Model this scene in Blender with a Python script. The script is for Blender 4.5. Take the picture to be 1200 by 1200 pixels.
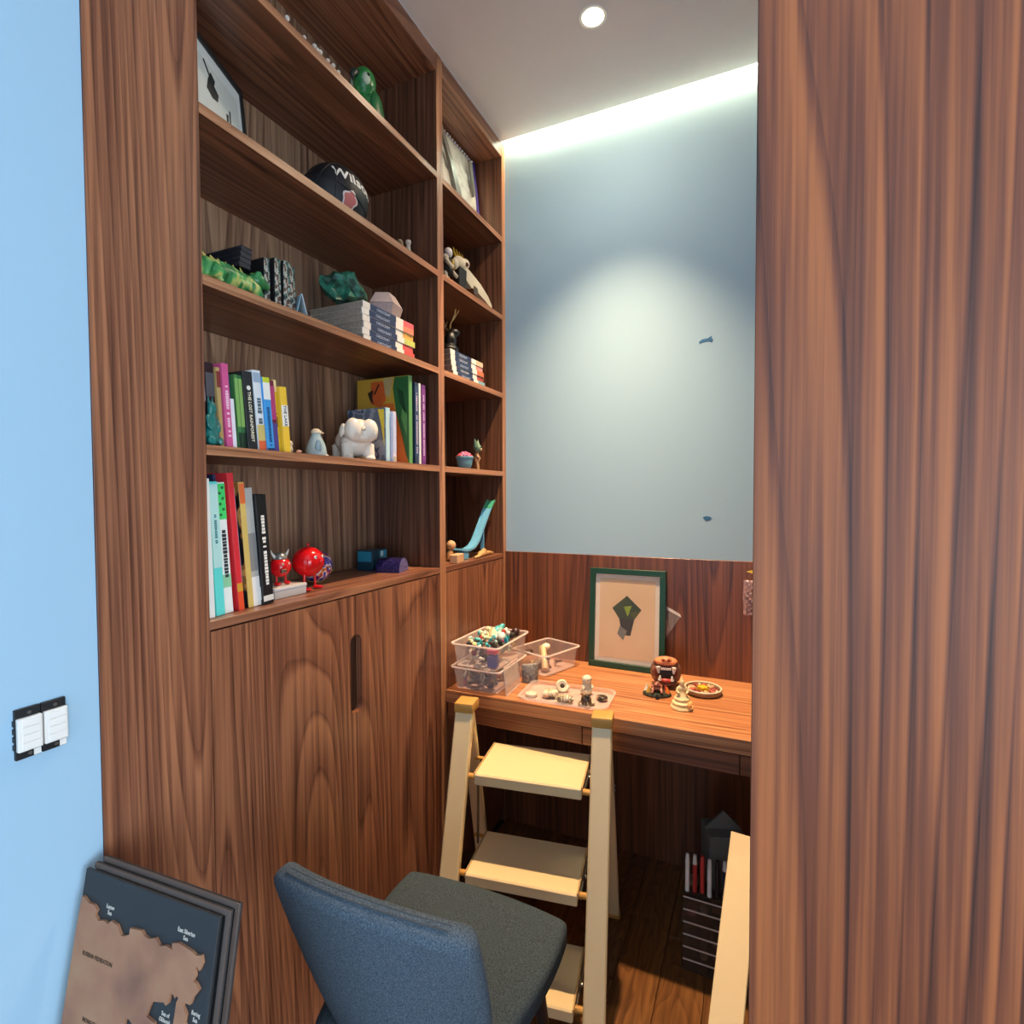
import bpy, bmesh, math, random
from mathutils import Vector, Matrix, Euler
R_ = math.radians
random.seed(7)
scene = bpy.context.scene
for o in list(bpy.data.objects):
    bpy.data.objects.remove(o)
COL = scene.collection

# ------------------------------------------------------------------ camera, exposure, world, lights
CAM_H = 1.437
F_PX, YAW, PITCH, ROLL = 627.69, R_(24.530), R_(-1.771), R_(-0.249)
fw = Vector((math.cos(YAW)*math.cos(PITCH), math.sin(YAW)*math.cos(PITCH), math.sin(PITCH)))
rt = Vector((math.sin(YAW), -math.cos(YAW), 0))
up = rt.cross(fw)
r2 = rt*math.cos(ROLL) + up*math.sin(ROLL)
u2 = -rt*math.sin(ROLL) + up*math.cos(ROLL)
cam_data = bpy.data.cameras.new('camera')
cam = bpy.data.objects.new('camera', cam_data)
COL.objects.link(cam)
cam.matrix_world = Matrix(((r2.x, u2.x, -fw.x, 0), (r2.y, u2.y, -fw.y, 0), (r2.z, u2.z, -fw.z, CAM_H), (0, 0, 0, 1)))
cam_data.sensor_fit = 'HORIZONTAL'
cam_data.sensor_width = 36
cam_data.lens = 36*F_PX/1200
cam_data.clip_start = 0.02
scene.camera = cam

scene.view_settings.view_transform = 'Standard'
scene.view_settings.look = 'None'
scene.view_settings.exposure = 0.0
scene.view_settings.gamma = 1
scene.view_settings.use_curve_mapping = False

world = bpy.data.worlds.new('world')
scene.world = world
world.use_nodes = True
wb = world.node_tree.nodes['Background']
wb.inputs[0].default_value = (0.62, 0.78, 1.0, 1)
wb.inputs[1].default_value = 1.0

def area(name, loc, rot, sx, sy, power, color, spread=180):
    l = bpy.data.lights.new(name, 'AREA')
    l.shape = 'RECTANGLE'; l.size = sx; l.size_y = sy; l.energy = power; l.color = color
    l.spread = R_(spread)
    o = bpy.data.objects.new(name, l); COL.objects.link(o)
    o.location = loc; o.rotation_euler = rot
    return o
# daylight through the wide window in the right-hand wall beside the viewer
area('window_daylight', (-0.75, -2.02, 1.15), (R_(90), 0, 0), 2.1, 1.65, 92, (0.72, 0.88, 1.0))
area('rear_window_daylight', (-2.52, -0.5, 1.35), (0, R_(-90), 0), 1.9, 2.2, 22, (0.72, 0.88, 1.0))
# added fill: unseen sunlight on the floor, bounced up to lift the ceiling
sun = bpy.data.lights.new('sun', 'SUN'); sun.energy = 14; sun.color = (1.0, 0.93, 0.84); sun.angle = R_(0.6)
fill_sun_obj = bpy.data.objects.new('sun', sun); COL.objects.link(fill_sun_obj)
fill_sun_obj.rotation_euler = (R_(36), 0, 0)
# LED strip tucked into the slot between ceiling and rear wall
area('cove_led', (2.113, 0.0, 2.985), (0, 0, 0), 0.02, 1.98, 16, (1.0, 0.77, 0.44))
# ceiling downlight above the desk
sp = bpy.data.lights.new('downlight_beam', 'SPOT')
sp.energy = 320; sp.color = (1.0, 0.67, 0.38); sp.spot_size = R_(84); sp.spot_blend = 1.0; sp.shadow_soft_size = 0.025
spo = bpy.data.objects.new('downlight_beam', sp); COL.objects.link(spo)
spo.location = (1.68, 0.48, 2.925)
spill = area('downlight_spill', (1.68, 0.48, 2.926), (0, 0, 0), 0.06, 0.06, 5.0, (1.0, 0.78, 0.56))
spill.data.shape = 'DISK'

# ------------------------------------------------------------------ materials
def lin(h):
    h = h.lstrip('#')
    out = []
    for i in (0, 2, 4):
        c = int(h[i:i+2], 16)/255
        out.append(c/12.92 if c <= 0.04045 else ((c+0.055)/1.055)**2.4)
    return tuple(out) + (1,)

def new_mat(name):
    m = bpy.data.materials.new(name); m.use_nodes = True
    nt = m.node_tree
    return m, nt, nt.nodes['Principled BSDF'], nt.links

def nd(nt, t, **kw):
    n = nt.nodes.new(t)
    for k, v in kw.items():
        setattr(n, k, v)
    return n

_cache = {}
def plain(color, rough=0.5, var=0.06, metal=0.0, scale=40, bump=0.0, spec=0.5):
    key = (color, rough, var, metal, scale, bump, spec)
    if key in _cache: return _cache[key]
    m, nt, p, L = new_mat('plain_' + color.strip('#'))
    c = lin(color)
    tc = nd(nt, 'ShaderNodeTexCoord')
    n = nd(nt, 'ShaderNodeTexNoise'); n.inputs['Scale'].default_value = scale; n.inputs['Detail'].default_value = 3
    L.new(tc.outputs['Object'], n.inputs['Vector'])
    mx = nd(nt, 'ShaderNodeMix', data_type='RGBA')
    mx.inputs[6].default_value = tuple(max(0, x*(1-var)) for x in c[:3]) + (1,)
    mx.inputs[7].default_value = tuple(min(1, x*(1+var)) for x in c[:3]) + (1,)
    L.new(n.outputs['Fac'], mx.inputs[0])
    L.new(mx.outputs[2], p.inputs['Base Color'])
    p.inputs['Roughness'].default_value = rough
    p.inputs['Metallic'].default_value = metal
    p.inputs['Specular IOR Level'].default_value = spec
    if bump:
        b = nd(nt, 'ShaderNodeBump'); b.inputs['Strength'].default_value = bump; b.inputs['Distance'].default_value = 0.002
        L.new(n.outputs['Fac'], b.inputs['Height']); L.new(b.outputs[0], p.inputs['Normal'])
    _cache[key] = m
    return m

def ramp(nt, stops):
    r = nd(nt, 'ShaderNodeValToRGB')
    e = r.color_ramp.elements
    while len(e) < len(stops): e.new(0.5)
    for i, (pos, c) in enumerate(stops):
        e[i].position = pos; e[i].color = c if len(c) == 4 else tuple(c)+(1,)
    return r

def multi(name, stops, scale=30, rough=0.5, detail=3, kind='noise', constant=True, stretch=(1, 1, 1), bump=0):
    """printed / mottled surface: noise or voronoi through a colour ramp"""
    m, nt, p, L = new_mat(name)
    tc = nd(nt, 'ShaderNodeTexCoord'); mp = nd(nt, 'ShaderNodeMapping'); mp.inputs['Scale'].default_value = stretch
    L.new(tc.outputs['Object'], mp.inputs[0])
    if kind == 'noise':
        n = nd(nt, 'ShaderNodeTexNoise'); n.inputs['Detail'].default_value = detail; out = n.outputs['Fac']
    else:
        n = nd(nt, 'ShaderNodeTexVoronoi'); sx = nd(nt, 'ShaderNodeSeparateColor'); L.new(n.outputs['Color'], sx.inputs[0]); out = sx.outputs[0]
    n.inputs['Scale'].default_value = scale
    L.new(mp.outputs[0], n.inputs['Vector'])
    r = ramp(nt, [(a, lin(c)) for a, c in stops])
    if constant: r.color_ramp.interpolation = 'CONSTANT'
    L.new(out, r.inputs[0]); L.new(r.outputs[0], p.inputs['Base Color'])
    p.inputs['Roughness'].default_value = rough
    if bump:
        b = nd(nt, 'ShaderNodeBump'); b.inputs['Strength'].default_value = bump; b.inputs['Distance'].default_value = 0.003
        L.new(out, b.inputs['Height']); L.new(b.outputs[0], p.inputs['Normal'])
    return m

def wood(name, axis, dark, mid, light, freq=4.6, rings=22.0, along=0.05, rough=0.33, contrast=0.72, fine=85, broad=0.55):
    """walnut veneer: contour figure stretched along `axis`, fine streaks and pores"""
    m, nt, p, L = new_mat(name)
    tc = nd(nt, 'ShaderNodeTexCoord'); oi = nd(nt, 'ShaderNodeObjectInfo')
    mul = nd(nt, 'ShaderNodeMath', operation='MULTIPLY'); mul.inputs[1].default_value = 23.0
    L.new(oi.outputs['Random'], mul.inputs[0])
    cmb = nd(nt, 'ShaderNodeCombineXYZ')
    for i in range(3): L.new(mul.outputs[0], cmb.inputs[i])
    add = nd(nt, 'ShaderNodeVectorMath', operation='ADD')
    L.new(tc.outputs['Object'], add.inputs[0]); L.new(cmb.outputs[0], add.inputs[1])
    def mapped(a):
        mp = nd(nt, 'ShaderNodeMapping'); s = [1, 1, 1]; s[axis] = a; mp.inputs['Scale'].default_value = s
        L.new(add.outputs[0], mp.inputs[0]); return mp.outputs[0]
    n1 = nd(nt, 'ShaderNodeTexNoise'); n1.inputs['Scale'].default_value = freq; n1.inputs['Detail'].default_value = 1.2
    n1.inputs['Roughness'].default_value = 0.35; n1.inputs['Distortion'].default_value = 0.15
    L.new(mapped(along), n1.inputs['Vector'])
    k = nd(nt, 'ShaderNodeMath', operation='MULTIPLY'); k.inputs[1].default_value = rings
    L.new(n1.outputs['Fac'], k.inputs[0])
    fr0 = nd(nt, 'ShaderNodeMath', operation='FRACT'); L.new(k.outputs[0], fr0.inputs[0])
    # growth ring: slow rise, quick fall
    fr = nd(nt, 'ShaderNodeMapRange'); fr.interpolation_type = 'SMOOTHSTEP'
    fr.inputs['From Min'].default_value = 0.0; fr.inputs['From Max'].default_value = 0.22
    L.new(fr0.outputs[0], fr.inputs['Value'])
    sl = nd(nt, 'ShaderNodeMath', operation='MULTIPLY_ADD'); sl.inputs[1].default_value = -0.75; sl.inputs[2].default_value = 1.0
    L.new(fr0.outputs[0], sl.inputs[0])
    frm = nd(nt, 'ShaderNodeMath', operation='MULTIPLY'); L.new(fr.outputs[0], frm.inputs[0]); L.new(sl.outputs[0], frm.inputs[1])
    fr = frm
    n2 = nd(nt, 'ShaderNodeTexNoise'); n2.inputs['Scale'].default_value = fine; n2.inputs['Detail'].default_value = 4
    L.new(mapped(0.012), n2.inputs['Vector'])
    n3 = nd(nt, 'ShaderNodeTexNoise'); n3.inputs['Scale'].default_value = 260; n3.inputs['Detail'].default_value = 1
    L.new(mapped(0.02), n3.inputs['Vector'])
    n4 = nd(nt, 'ShaderNodeTexNoise'); n4.inputs['Scale'].default_value = 7; n4.inputs['Detail'].default_value = 2
    L.new(mapped(0.05), n4.inputs['Vector'])
    def ma(a, f, b):
        x = nd(nt, 'ShaderNodeMath', operation='MULTIPLY_ADD'); x.inputs[1].default_value = f
        L.new(a, x.inputs[0])
        if b is None: x.inputs[2].default_value = 0
        elif isinstance(b, float): x.inputs[2].default_value = b
        else: L.new(b, x.inputs[2])
        return x.outputs[0]
    v = ma(fr.outputs[0], 0.62*contrast, -0.31*contrast + 0.5 - 0.775 - broad/2)
    v = ma(n2.outputs['Fac'], 1.1, v)
    v = ma(n4.outputs['Fac'], broad, v)
    v = ma(n3.outputs['Fac'], 0.45, v)
    r = ramp(nt, [(0.05, lin(dark)), (0.42, lin(mid)), (0.85, lin(light))])
    L.new(v, r.inputs[0])
    L.new(r.outputs[0], p.inputs['Base Color'])
    p.inputs['Roughness'].default_value = rough
    p.inputs['Specular IOR Level'].default_value = 0.55
    b = nd(nt, 'ShaderNodeBump'); b.inputs['Strength'].default_value = 0.12; b.inputs['Distance'].default_value = 0.001
    L.new(n3.outputs['Fac'], b.inputs['Height']); L.new(b.outputs[0], p.inputs['Normal'])
    return m

WV = wood('walnut_upright', 2, '#41251b', '#7b4e3a', '#a87556')
WX = wood('walnut_along_x', 0, '#41251b', '#7b4e3a', '#a87556')
WY = wood('walnut_desk_lit', 1, '#6f4128', '#b4744a', '#d79c6a')  # desktop walnut, lightened: the downlight's brightness is put into the colour
WP = wood('walnut_bold', 2, '#40231a', '#784b37', '#a56e4e', freq=4.0, rings=38, along=0.055, contrast=0.8, fine=110)
WR = wood('walnut_wardrobe', 2, '#3a1a10', '#733c24', '#a85f33', freq=3.2, rings=42, along=0.05, contrast=0.95, fine=130, broad=0.45, rough=0.5)
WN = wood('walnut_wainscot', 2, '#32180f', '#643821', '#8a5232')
WDY = wood('walnut_drawer_shaded', 1, '#3a1d12', '#6b3d26', '#8d5637')  # darker copy: shade on the desk front is put into the colour
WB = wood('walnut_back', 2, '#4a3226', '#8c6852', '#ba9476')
WD = wood('walnut_inner_shaded', 2, '#321b14', '#62402f', '#875c45')  # darkened walnut, shade inside the bays painted into sides and divider
WS = wood('walnut_shelf_shaded', 0, '#321b14', '#64402e', '#8b5d44')  # darkened walnut, shade under the shelves painted into the boards
WE = wood('walnut_edge_lit', 0, '#5c3626', '#9d6a4a', '#c48f68')  # pale copy of the walnut: light on front edges painted in
WEV = wood('walnut_edge_upright_lit', 2, '#5c3626', '#9d6a4a', '#c48f68')  # same lightened edge colour for upright boards
WF = wood('oak_floor', 0, '#4a2b14', '#6e4522', '#8d5e30', freq=14, rings=9, along=0.3, rough=0.35)

def paint():
    m, nt, p, L = new_mat('blue_wall_paint')
    tc = nd(nt, 'ShaderNodeTexCoord'); n = nd(nt, 'ShaderNodeTexNoise'); n.inputs['Scale'].default_value = 220
    L.new(tc.outputs['Object'], n.inputs['Vector'])
    b = nd(nt, 'ShaderNodeBump'); b.inputs['Strength'].default_value = 0.06; b.inputs['Distance'].default_value = 0.001
    L.new(n.outputs['Fac'], b.inputs['Height']); L.new(b.outputs[0], p.inputs['Normal'])
    p.inputs['Base Color'].default_value = lin('#9dc1da'); p.inputs['Roughness'].default_value = 0.7
    return m
PAINT = paint()
CEIL = plain('#f1e9e6', 0.85, 0.02)
WHITE = plain('#ece9e4', 0.45, 0.03)
CREAM = plain('#ecd3a2', 0.38, 0.03)
TAN = plain('#c8923f', 0.5, 0.06)
BLACK = plain('#15171b', 0.45, 0.1)
STEEL = plain('#8c8983', 0.35, 0.05, metal=0.9)

def clear(name, tint, mixv=0.25, rough=0.2):
    m, nt, p, L = new_mat(name)
    p.inputs['Base Color'].default_value = lin(tint); p.inputs['Roughness'].default_value = rough
    t = nd(nt, 'ShaderNodeBsdfTransparent'); t.inputs[0].default_value = (0.97, 0.96, 0.96, 1)
    mx = nd(nt, 'ShaderNodeMixShader')
    fres = nd(nt, 'ShaderNodeLayerWeight'); fres.inputs['Blend'].default_value = 0.25
    ad = nd(nt, 'ShaderNodeMath', operation='MULTIPLY_ADD'); ad.inputs[1].default_value = 0.45; ad.inputs[2].default_value = mixv; ad.use_clamp = True
    L.new(fres.outputs['Facing'], ad.inputs[0]); L.new(ad.outputs[0], mx.inputs[0])
    L.new(t.outputs[0], mx.inputs[1]); L.new(p.outputs[0], mx.inputs[2])
    L.new(mx.outputs[0], nt.nodes['Material Output'].inputs[0])
    return m
CLEAR = clear('clear_plastic', '#f3e4e0', 0.10)
FILM = clear('plastic_film', '#efe6e2', 0.13, 0.12)
GLASS = clear('window_glass', '#e8f2f6', 0.02, 0.02)
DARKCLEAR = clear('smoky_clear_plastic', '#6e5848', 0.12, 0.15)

def emit(name, c, s):
    m, nt, p, L = new_mat(name)
    p.inputs['Base Color'].default_value = (0.8, 0.8, 0.8, 1)
    p.inputs['Emission Color'].default_value = c; p.inputs['Emission Strength'].default_value = s
    return m

def fabric(name, c1, c2):
    m, nt, p, L = new_mat(name)
    tc = nd(nt, 'ShaderNodeTexCoord')
    n = nd(nt, 'ShaderNodeTexNoise'); n.inputs['Scale'].default_value = 420; n.inputs['Detail'].default_value = 4; n.inputs['Roughness'].default_value = 0.7
    L.new(tc.outputs['Object'], n.inputs['Vector'])
    r = ramp(nt, [(0.36, lin(c1)), (0.66, lin(c2))]); L.new(n.outputs['Fac'], r.inputs[0])
    L.new(r.outputs[0], p.inputs['Base Color']); p.inputs['Roughness'].default_value = 0.95
    p.inputs['Specular IOR Level'].default_value = 0.1
    b = nd(nt, 'ShaderNodeBump'); b.inputs['Strength'].default_value = 0.35; b.inputs['Distance'].default_value = 0.002
    L.new(n.outputs['Fac'], b.inputs['Height']); L.new(b.outputs[0], p.inputs['Normal'])
    return m

# ------------------------------------------------------------------ object helpers
def thing(name, label, cat, loc=(0, 0, 0), rot=(0, 0, 0), group=None):
    o = bpy.data.objects.new(name, None); COL.objects.link(o)
    o.empty_display_size = 0.02
    o.location = loc; o.rotation_euler = rot
    o['label'] = label; o['category'] = cat
    if group: o['group'] = group
    return o

def struct(o):
    o['kind'] = 'structure'; return o

def link_mesh(name, me, mat, parent=None, loc=None, rot=None, label=None):
    if mat is not None and len(me.materials) == 0: me.materials.append(mat)
    o = bpy.data.objects.new(name, me); COL.objects.link(o)
    if parent: o.parent = parent
    if loc: o.location = loc
    if rot: o.rotation_euler = rot
    if label: o['label'] = label
    return o

def obj(name, bm, mat, parent=None, smooth=False, loc=None, rot=None, label=None):
    me = bpy.data.meshes.new(name)
    bmesh.ops.recalc_face_normals(bm, faces=bm.faces)
    bm.to_mesh(me); bm.free()
    if smooth:
        for f in me.polygons: f.use_smooth = True
        if smooth != 'full':
            try: me.set_sharp_from_angle(angle=R_(40))
            except Exception: pass
    return link_mesh(name, me, mat, parent, loc, rot, label)

def B(): return bmesh.new()

def box(bm, x0, x1, y0, y1, z0, z1, bev=0, mtx=None, seg=1):
    m = Matrix.Translation(((x0+x1)/2, (y0+y1)/2, (z0+z1)/2)) @ Matrix.Diagonal((abs(x1-x0), abs(y1-y0), abs(z1-z0), 1))
    r = bmesh.ops.create_cube(bm, size=1.0, matrix=m)
    vs = r['verts']
    if bev:
        es = list({e for v in vs for e in v.link_edges})
        rr = bmesh.ops.bevel(bm, geom=es, offset=bev, segments=seg, affect='EDGES', profile=0.5)
        vs = list({v for f in rr['faces'] for v in f.verts} | {v for v in vs if v.is_valid})
    if mtx is not None: bmesh.ops.transform(bm, matrix=mtx, verts=vs)
    return bm

def bx(x0, x1, y0, y1, z0, z1, bev=0, mtx=None, seg=1):
    return box(B(), x0, x1, y0, y1, z0, z1, bev, mtx, seg)

def cyl(bm, p0, p1, r0, r1=None, seg=12, cap=True):
    p0 = Vector(p0); p1 = Vector(p1); d = p1-p0
    if r1 is None: r1 = r0
    q = Vector((0, 0, 1)).rotation_difference(d.normalized()).to_matrix().to_4x4()
    bmesh.ops.create_cone(bm, cap_ends=cap, segments=seg, radius1=r0, radius2=r1, depth=d.length, matrix=Matrix.Translation((p0+p1)/2) @ q)
    return bm

def sph(bm, c, r, seg=16, rings=10, rot=None):
    if not hasattr(r, '__len__'): r = (r, r, r)
    m = Matrix.Translation(c)
    if rot: m = m @ Euler(rot).to_matrix().to_4x4()
    bmesh.ops.create_uvsphere(bm, u_segments=seg, v_segments=rings, radius=1, matrix=m @ Matrix.Diagonal((*r, 1)))
    return bm

def lathe(bm, prof, c=(0, 0, 0), seg=20, cap=True):
    rings = []
    for r, z in prof:
        rings.append([bm.verts.new((c[0]+r*math.cos(2*math.pi*i/seg), c[1]+r*math.sin(2*math.pi*i/seg), c[2]+z)) for i in range(seg)])
    for a, b in zip(rings, rings[1:]):
        for i in range(seg):
            bm.faces.new((a[i], a[(i+1) % seg], b[(i+1) % seg], b[i]))
    if cap:
        bm.faces.new(rings[0]); bm.faces.new(rings[-1])
    return bm

def tube(bm, pts, rad, seg=8, closed=False):
    pts = [Vector(p) for p in pts]; n = len(pts)
    if not hasattr(rad, '__len__'): rad = [rad]*n
    rings = []
    ref = Vector((0.13, 0.21, 0.97))
    for i in range(n):
        if closed: d = pts[(i+1) % n]-pts[i-1]
        else: d = pts[min(i+1, n-1)]-pts[max(i-1, 0)]
        d.normalize()
        a = d.cross(ref)
        if a.length < 1e-3: a = d.cross(Vector((1, 0, 0)))
        a.normalize(); b = d.cross(a)
        rings.append([bm.verts.new(pts[i]+(a*math.cos(2*math.pi*k/seg)+b*math.sin(2*math.pi*k/seg))*rad[i]) for k in range(seg)])
    prs = list(zip(rings, rings[1:]))
    if closed: prs.append((rings[-1], rings[0]))
    for a, b in prs:
        for k in range(seg):
            bm.faces.new((a[k], a[(k+1) % seg], b[(k+1) % seg], b[k]))
    if not closed:
        bm.faces.new(rings[0]); bm.faces.new(rings[-1])
    return bm

def prism(bm, poly, t0, t1, plane='XZ', holes=()):
    """extrude polygon (with holes) between t0 and t1 along the remaining axis"""
    def P(a, b, t):
        return {'XZ': (a, t, b), 'YZ': (t, a, b), 'XY': (a, b, t)}[plane]
    edges = []
    for lp in [poly]+list(holes):
        vs = [bm.verts.new(P(a, b, t0)) for a, b in lp]
        edges += [bm.edges.new((vs[i], vs[(i+1) % len(vs)])) for i in range(len(vs))]
    res = bmesh.ops.triangle_fill(bm, use_beauty=True, edges=edges)
    fs = [g for g in res['geom'] if isinstance(g, bmesh.types.BMFace)]
    ex = bmesh.ops.extrude_face_region(bm, geom=fs)
    vs = [g for g in ex['geom'] if isinstance(g, bmesh.types.BMVert)]
    d = Vector(P(0, 0, t1-t0))
    bmesh.ops.translate(bm, verts=vs, vec=d)
    return bm

def blob(name, balls, mat, parent, voxel=0.004, loc=None, rot=None, label=None, smooth_it=4):
    """ellipsoids and limbs fused into one continuous skin"""
    bm = B()
    for b in balls:
        if b[0] == 'limb': tube(bm, b[1], b[2], 10)
        else: sph(bm, b[0], b[1], 14, 10, b[2] if len(b) > 2 else None)
    bmesh.ops.recalc_face_normals(bm, faces=bm.faces)
    me = bpy.data.meshes.new('tmp'); bm.to_mesh(me); bm.free()
    o = bpy.data.objects.new('tmp', me); COL.objects.link(o)
    md = o.modifiers.new('r', 'REMESH'); md.mode = 'VOXEL'; md.voxel_size = voxel; md.use_smooth_shade = True
    ms = o.modifiers.new('s', 'SMOOTH'); ms.iterations = smooth_it; ms.factor = 0.5
    dg = bpy.context.evaluated_depsgraph_get()
    me2 = bpy.data.meshes.new_from_object(o.evaluated_get(dg))
    bpy.data.objects.remove(o); bpy.data.meshes.remove(me)
    me2.name = name
    for f in me2.polygons: f.use_smooth = True
    me2.materials.clear()
    return link_mesh(name, me2, mat, parent, loc, rot, label)

def text_mesh(s, size, extrude=0.0003, align='CENTER', bold=0.0, line=1.0):
    c = bpy.data.curves.new('txt', 'FONT'); c.body = s; c.size = size; c.extrude = extrude
    c.align_x = align; c.align_y = 'CENTER'; c.offset = bold; c.space_line = line; c.resolution_u = 2
    o = bpy.data.objects.new('txt', c); COL.objects.link(o)
    dg = bpy.context.evaluated_depsgraph_get()
    me = bpy.data.meshes.new_from_object(o.evaluated_get(dg))
    bpy.data.objects.remove(o); bpy.data.curves.remove(c)
    me.name = 'lettering'; me.materials.clear()
    return me

def lettering(s, size, mat, parent, loc, rot, sx=1.0, **kw):
    me = text_mesh(s, size, **kw)
    if sx != 1.0: me.transform(Matrix.Diagonal((sx, 1, 1, 1)))
    return link_mesh('lettering', me, mat, parent, loc, rot)

FACE_Y = (R_(90), 0, 0)                 # reads along +X, faces -Y
DOWN_SPINE = (0, R_(90), R_(-90))       # placeholder, set per use
def spine_rot():                         # reads downwards, faces -Y
    m = Matrix(((0, 1, 0), (0, 0, -1), (-1, 0, 0)))
    return m.to_euler()
SPINE = spine_rot()

# ------------------------------------------------------------------ room shell
ZC = 2.938
CABY, CABX0, CABX1 = 1.0, 0.522, 2.1287
bm = B(); box(bm, -2.6, CABX0-0.001, 1.002, 1.10, 0, 3.1); box(bm, CABX0-0.001, 2.25, 1.30, 1.40, 0, 3.1)
struct(obj('wall_left', bm, PAINT))
wall_back = struct(obj('wall_back', bx(CABX1, 2.25, -1.1, 1.30, 0, 3.1), PAINT))
obj('wainscot_panel', bx(2.1167, CABX1, -1.0, 0.999, 0, 1.193, 0.0008), WN, wall_back, label='walnut veneer panel cladding the lower wall')
bm = B()
wx0, wx1, wz0, wz1 = -1.85, 0.35, 0.28, 2.05
box(bm, 0.551, CABX1, -1.1, -1.0, 0, 3.1); box(bm, 0.551, 0.65, -2.2, -1.1, 0, 3.1)
box(bm, -2.6, wx0, -2.2, -2.1, 0, 3.1); box(bm, wx1, 0.551, -2.2, -2.1, 0, 3.1)
box(bm, wx0, wx1, -2.2, -2.1, 0, wz0); box(bm, wx0, wx1, -2.2, -2.1, wz1, 3.1)
struct(obj('wall_right', bm, PAINT))
bm = B(); box(bm, -2.7, -2.6, -2.2, -1.65, 0, 3.1); box(bm, -2.7, -2.6, 0.65, 1.1, 0, 3.1); box(bm, -2.7, -2.6, -1.65, 0.65, 0, 0.35); box(bm, -2.7, -2.6, -1.65, 0.65, 2.35, 3.1)
struct(obj('wall_rear', bm, PAINT))
bm = B()
for a, b in ((-1.65, -1.6), (-0.525, -0.475), (0.6, 0.65)): box(bm, -2.68, -2.62, a, b, 0.35, 2.35)
for a, b in ((0.35, 0.4), (2.3, 2.35)): box(bm, -2.68, -2.62, -1.65, 0.65, a, b)
win = struct(obj('window_2', bm, WHITE))
for a, b in ((-1.6, -0.525), (-0.475, 0.6)):
    obj('pane', bx(-2.654, -2.648, a, b, 0.4, 2.3), GLASS, win)
bm = B()
for a, b in ((wx0, wx0+0.05), (-0.775, -0.725), (wx1-0.05, wx1)): box(bm, a, b, -2.18, -2.12, wz0, wz1)
for a, b in ((wz0, wz0+0.05), (wz1-0.05, wz1)): box(bm, wx0, wx1, -2.18, -2.12, a, b)
win = struct(obj('window_1', bm, WHITE))
for a, b in ((wx0+0.05, -0.775), (-0.725, wx1-0.05)):
    obj('pane', bx(a, b, -2.154, -2.148, wz0+0.05, wz1-0.05), GLASS, win)
bm = B(); box(bm, -2.6, 2.096, -1.0, 1.0, ZC, ZC+0.05); box(bm, -2.6, 0.551, -2.1, -1.0, ZC, ZC+0.05); box(bm, 2.04, CABX1, -1.0, 1.0, 3.03, 3.1); box(bm, 2.04, 2.096, -1.0, 1.0, ZC+0.05, 3.03)
box(bm, -2.6, 2.04, -1.0, 1.0, 3.05, 3.1)
struct(obj('ceiling', bm, CEIL))
LED = emit('led_glow', (1.0, 0.82, 0.5, 1), 4)
struct(obj('trim_1', bx(2.102, 2.124, -0.99, 0.99, 3.018, 3.0295), LED))

floor = struct(obj('floor', bx(-2.6, 2.25, -2.2, 1.4, -0.10, -0.014), plain('#2a1d14', 0.8)))
PW, PL = 0.125, 0.97
plank_me = None
for r in range(24):
    y0 = -2.0 + r*PW
    off = ((r*0.618) % 1.0)*PL
    x = -2.6 - off
    while x < CABX1:
        a, b = max(x, -2.6), min(x+PL, CABX1)
        if b-a > 0.004:
            if b-a > PL-1e-4 and plank_me:
                o = link_mesh('plank', plank_me, None, floor)
            else:
                o = obj('plank', bx(0, b-a-0.0015, 0, PW-0.0015, -0.014, 0, 0.0008), WF, floor)
                if b-a > PL-1e-4: plank_me = o.data
            o.location = (a, y0, 0)
        x += PL

def pb(name, parent, x0, x1, y0, y1, z0, z1, mat, bev=0.0008, label=None):
    """box part given in room coordinates, stored relative to its (unrotated) parent"""
    cx, cy, cz = (x0+x1)/2, (y0+y1)/2, (z0+z1)/2
    o = obj(name, bx(x0-cx, x1-cx, y0-cy, y1-cy, z0-cz, z1-cz, bev), mat, parent, label=label)
    L = parent.location
    o.location = (cx-L.x, cy-L.y, cz-L.z)
    return o

# ------------------------------------------------------------------ built-in bookcase
S_Z = [2.54, 2.21, 1.878, 1.541, 1.186]
BX = (0.7226, 1.5868); BX2 = (1.6231, 2.0979)
YB = 1.28
bc = thing('bookcase', 'tall built-in walnut bookcase with open shelves above and plain doors below', 'bookcase', (CABX0, CABY, 0))
pb('filler_panel', bc, CABX0, BX[0], 1.0, 1.03, 0, ZC, WP, label='wide plain walnut panel at the left end')
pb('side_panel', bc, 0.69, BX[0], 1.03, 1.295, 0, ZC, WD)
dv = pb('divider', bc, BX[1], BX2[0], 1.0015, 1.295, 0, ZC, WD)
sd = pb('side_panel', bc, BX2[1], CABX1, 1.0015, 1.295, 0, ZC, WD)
def edge(par, x0, x1, z0, z1, mat):
    """veneer edge banding on the front of a board, colour lightened as if lit"""
    e = obj('edge_band', bx(x0-(x0+x1)/2, (x1-x0)/2, -0.001, 0.001, -(z1-z0)/2, (z1-z0)/2), mat, par)
    L = bc.location + par.location
    e.location = ((x0+x1)/2-L.x, 1.0005-L.y, (z0+z1)/2-L.z)
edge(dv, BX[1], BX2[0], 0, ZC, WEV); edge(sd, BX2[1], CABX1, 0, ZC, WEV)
for (a, b) in (BX, BX2):
    pb('top_panel', bc, a, b, 1.0, 1.295, 2.878, ZC, WX)
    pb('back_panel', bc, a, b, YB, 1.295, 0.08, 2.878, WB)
    for z in S_Z[:4]:
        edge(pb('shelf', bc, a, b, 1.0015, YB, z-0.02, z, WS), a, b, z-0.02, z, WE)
    pb('counter_shelf', bc, a, b, 1.0, YB, 1.167, S_Z[4], WX)
    pb('plinth', bc, a, b, 1.02, 1.05, 0, 0.08, WX)
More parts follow.
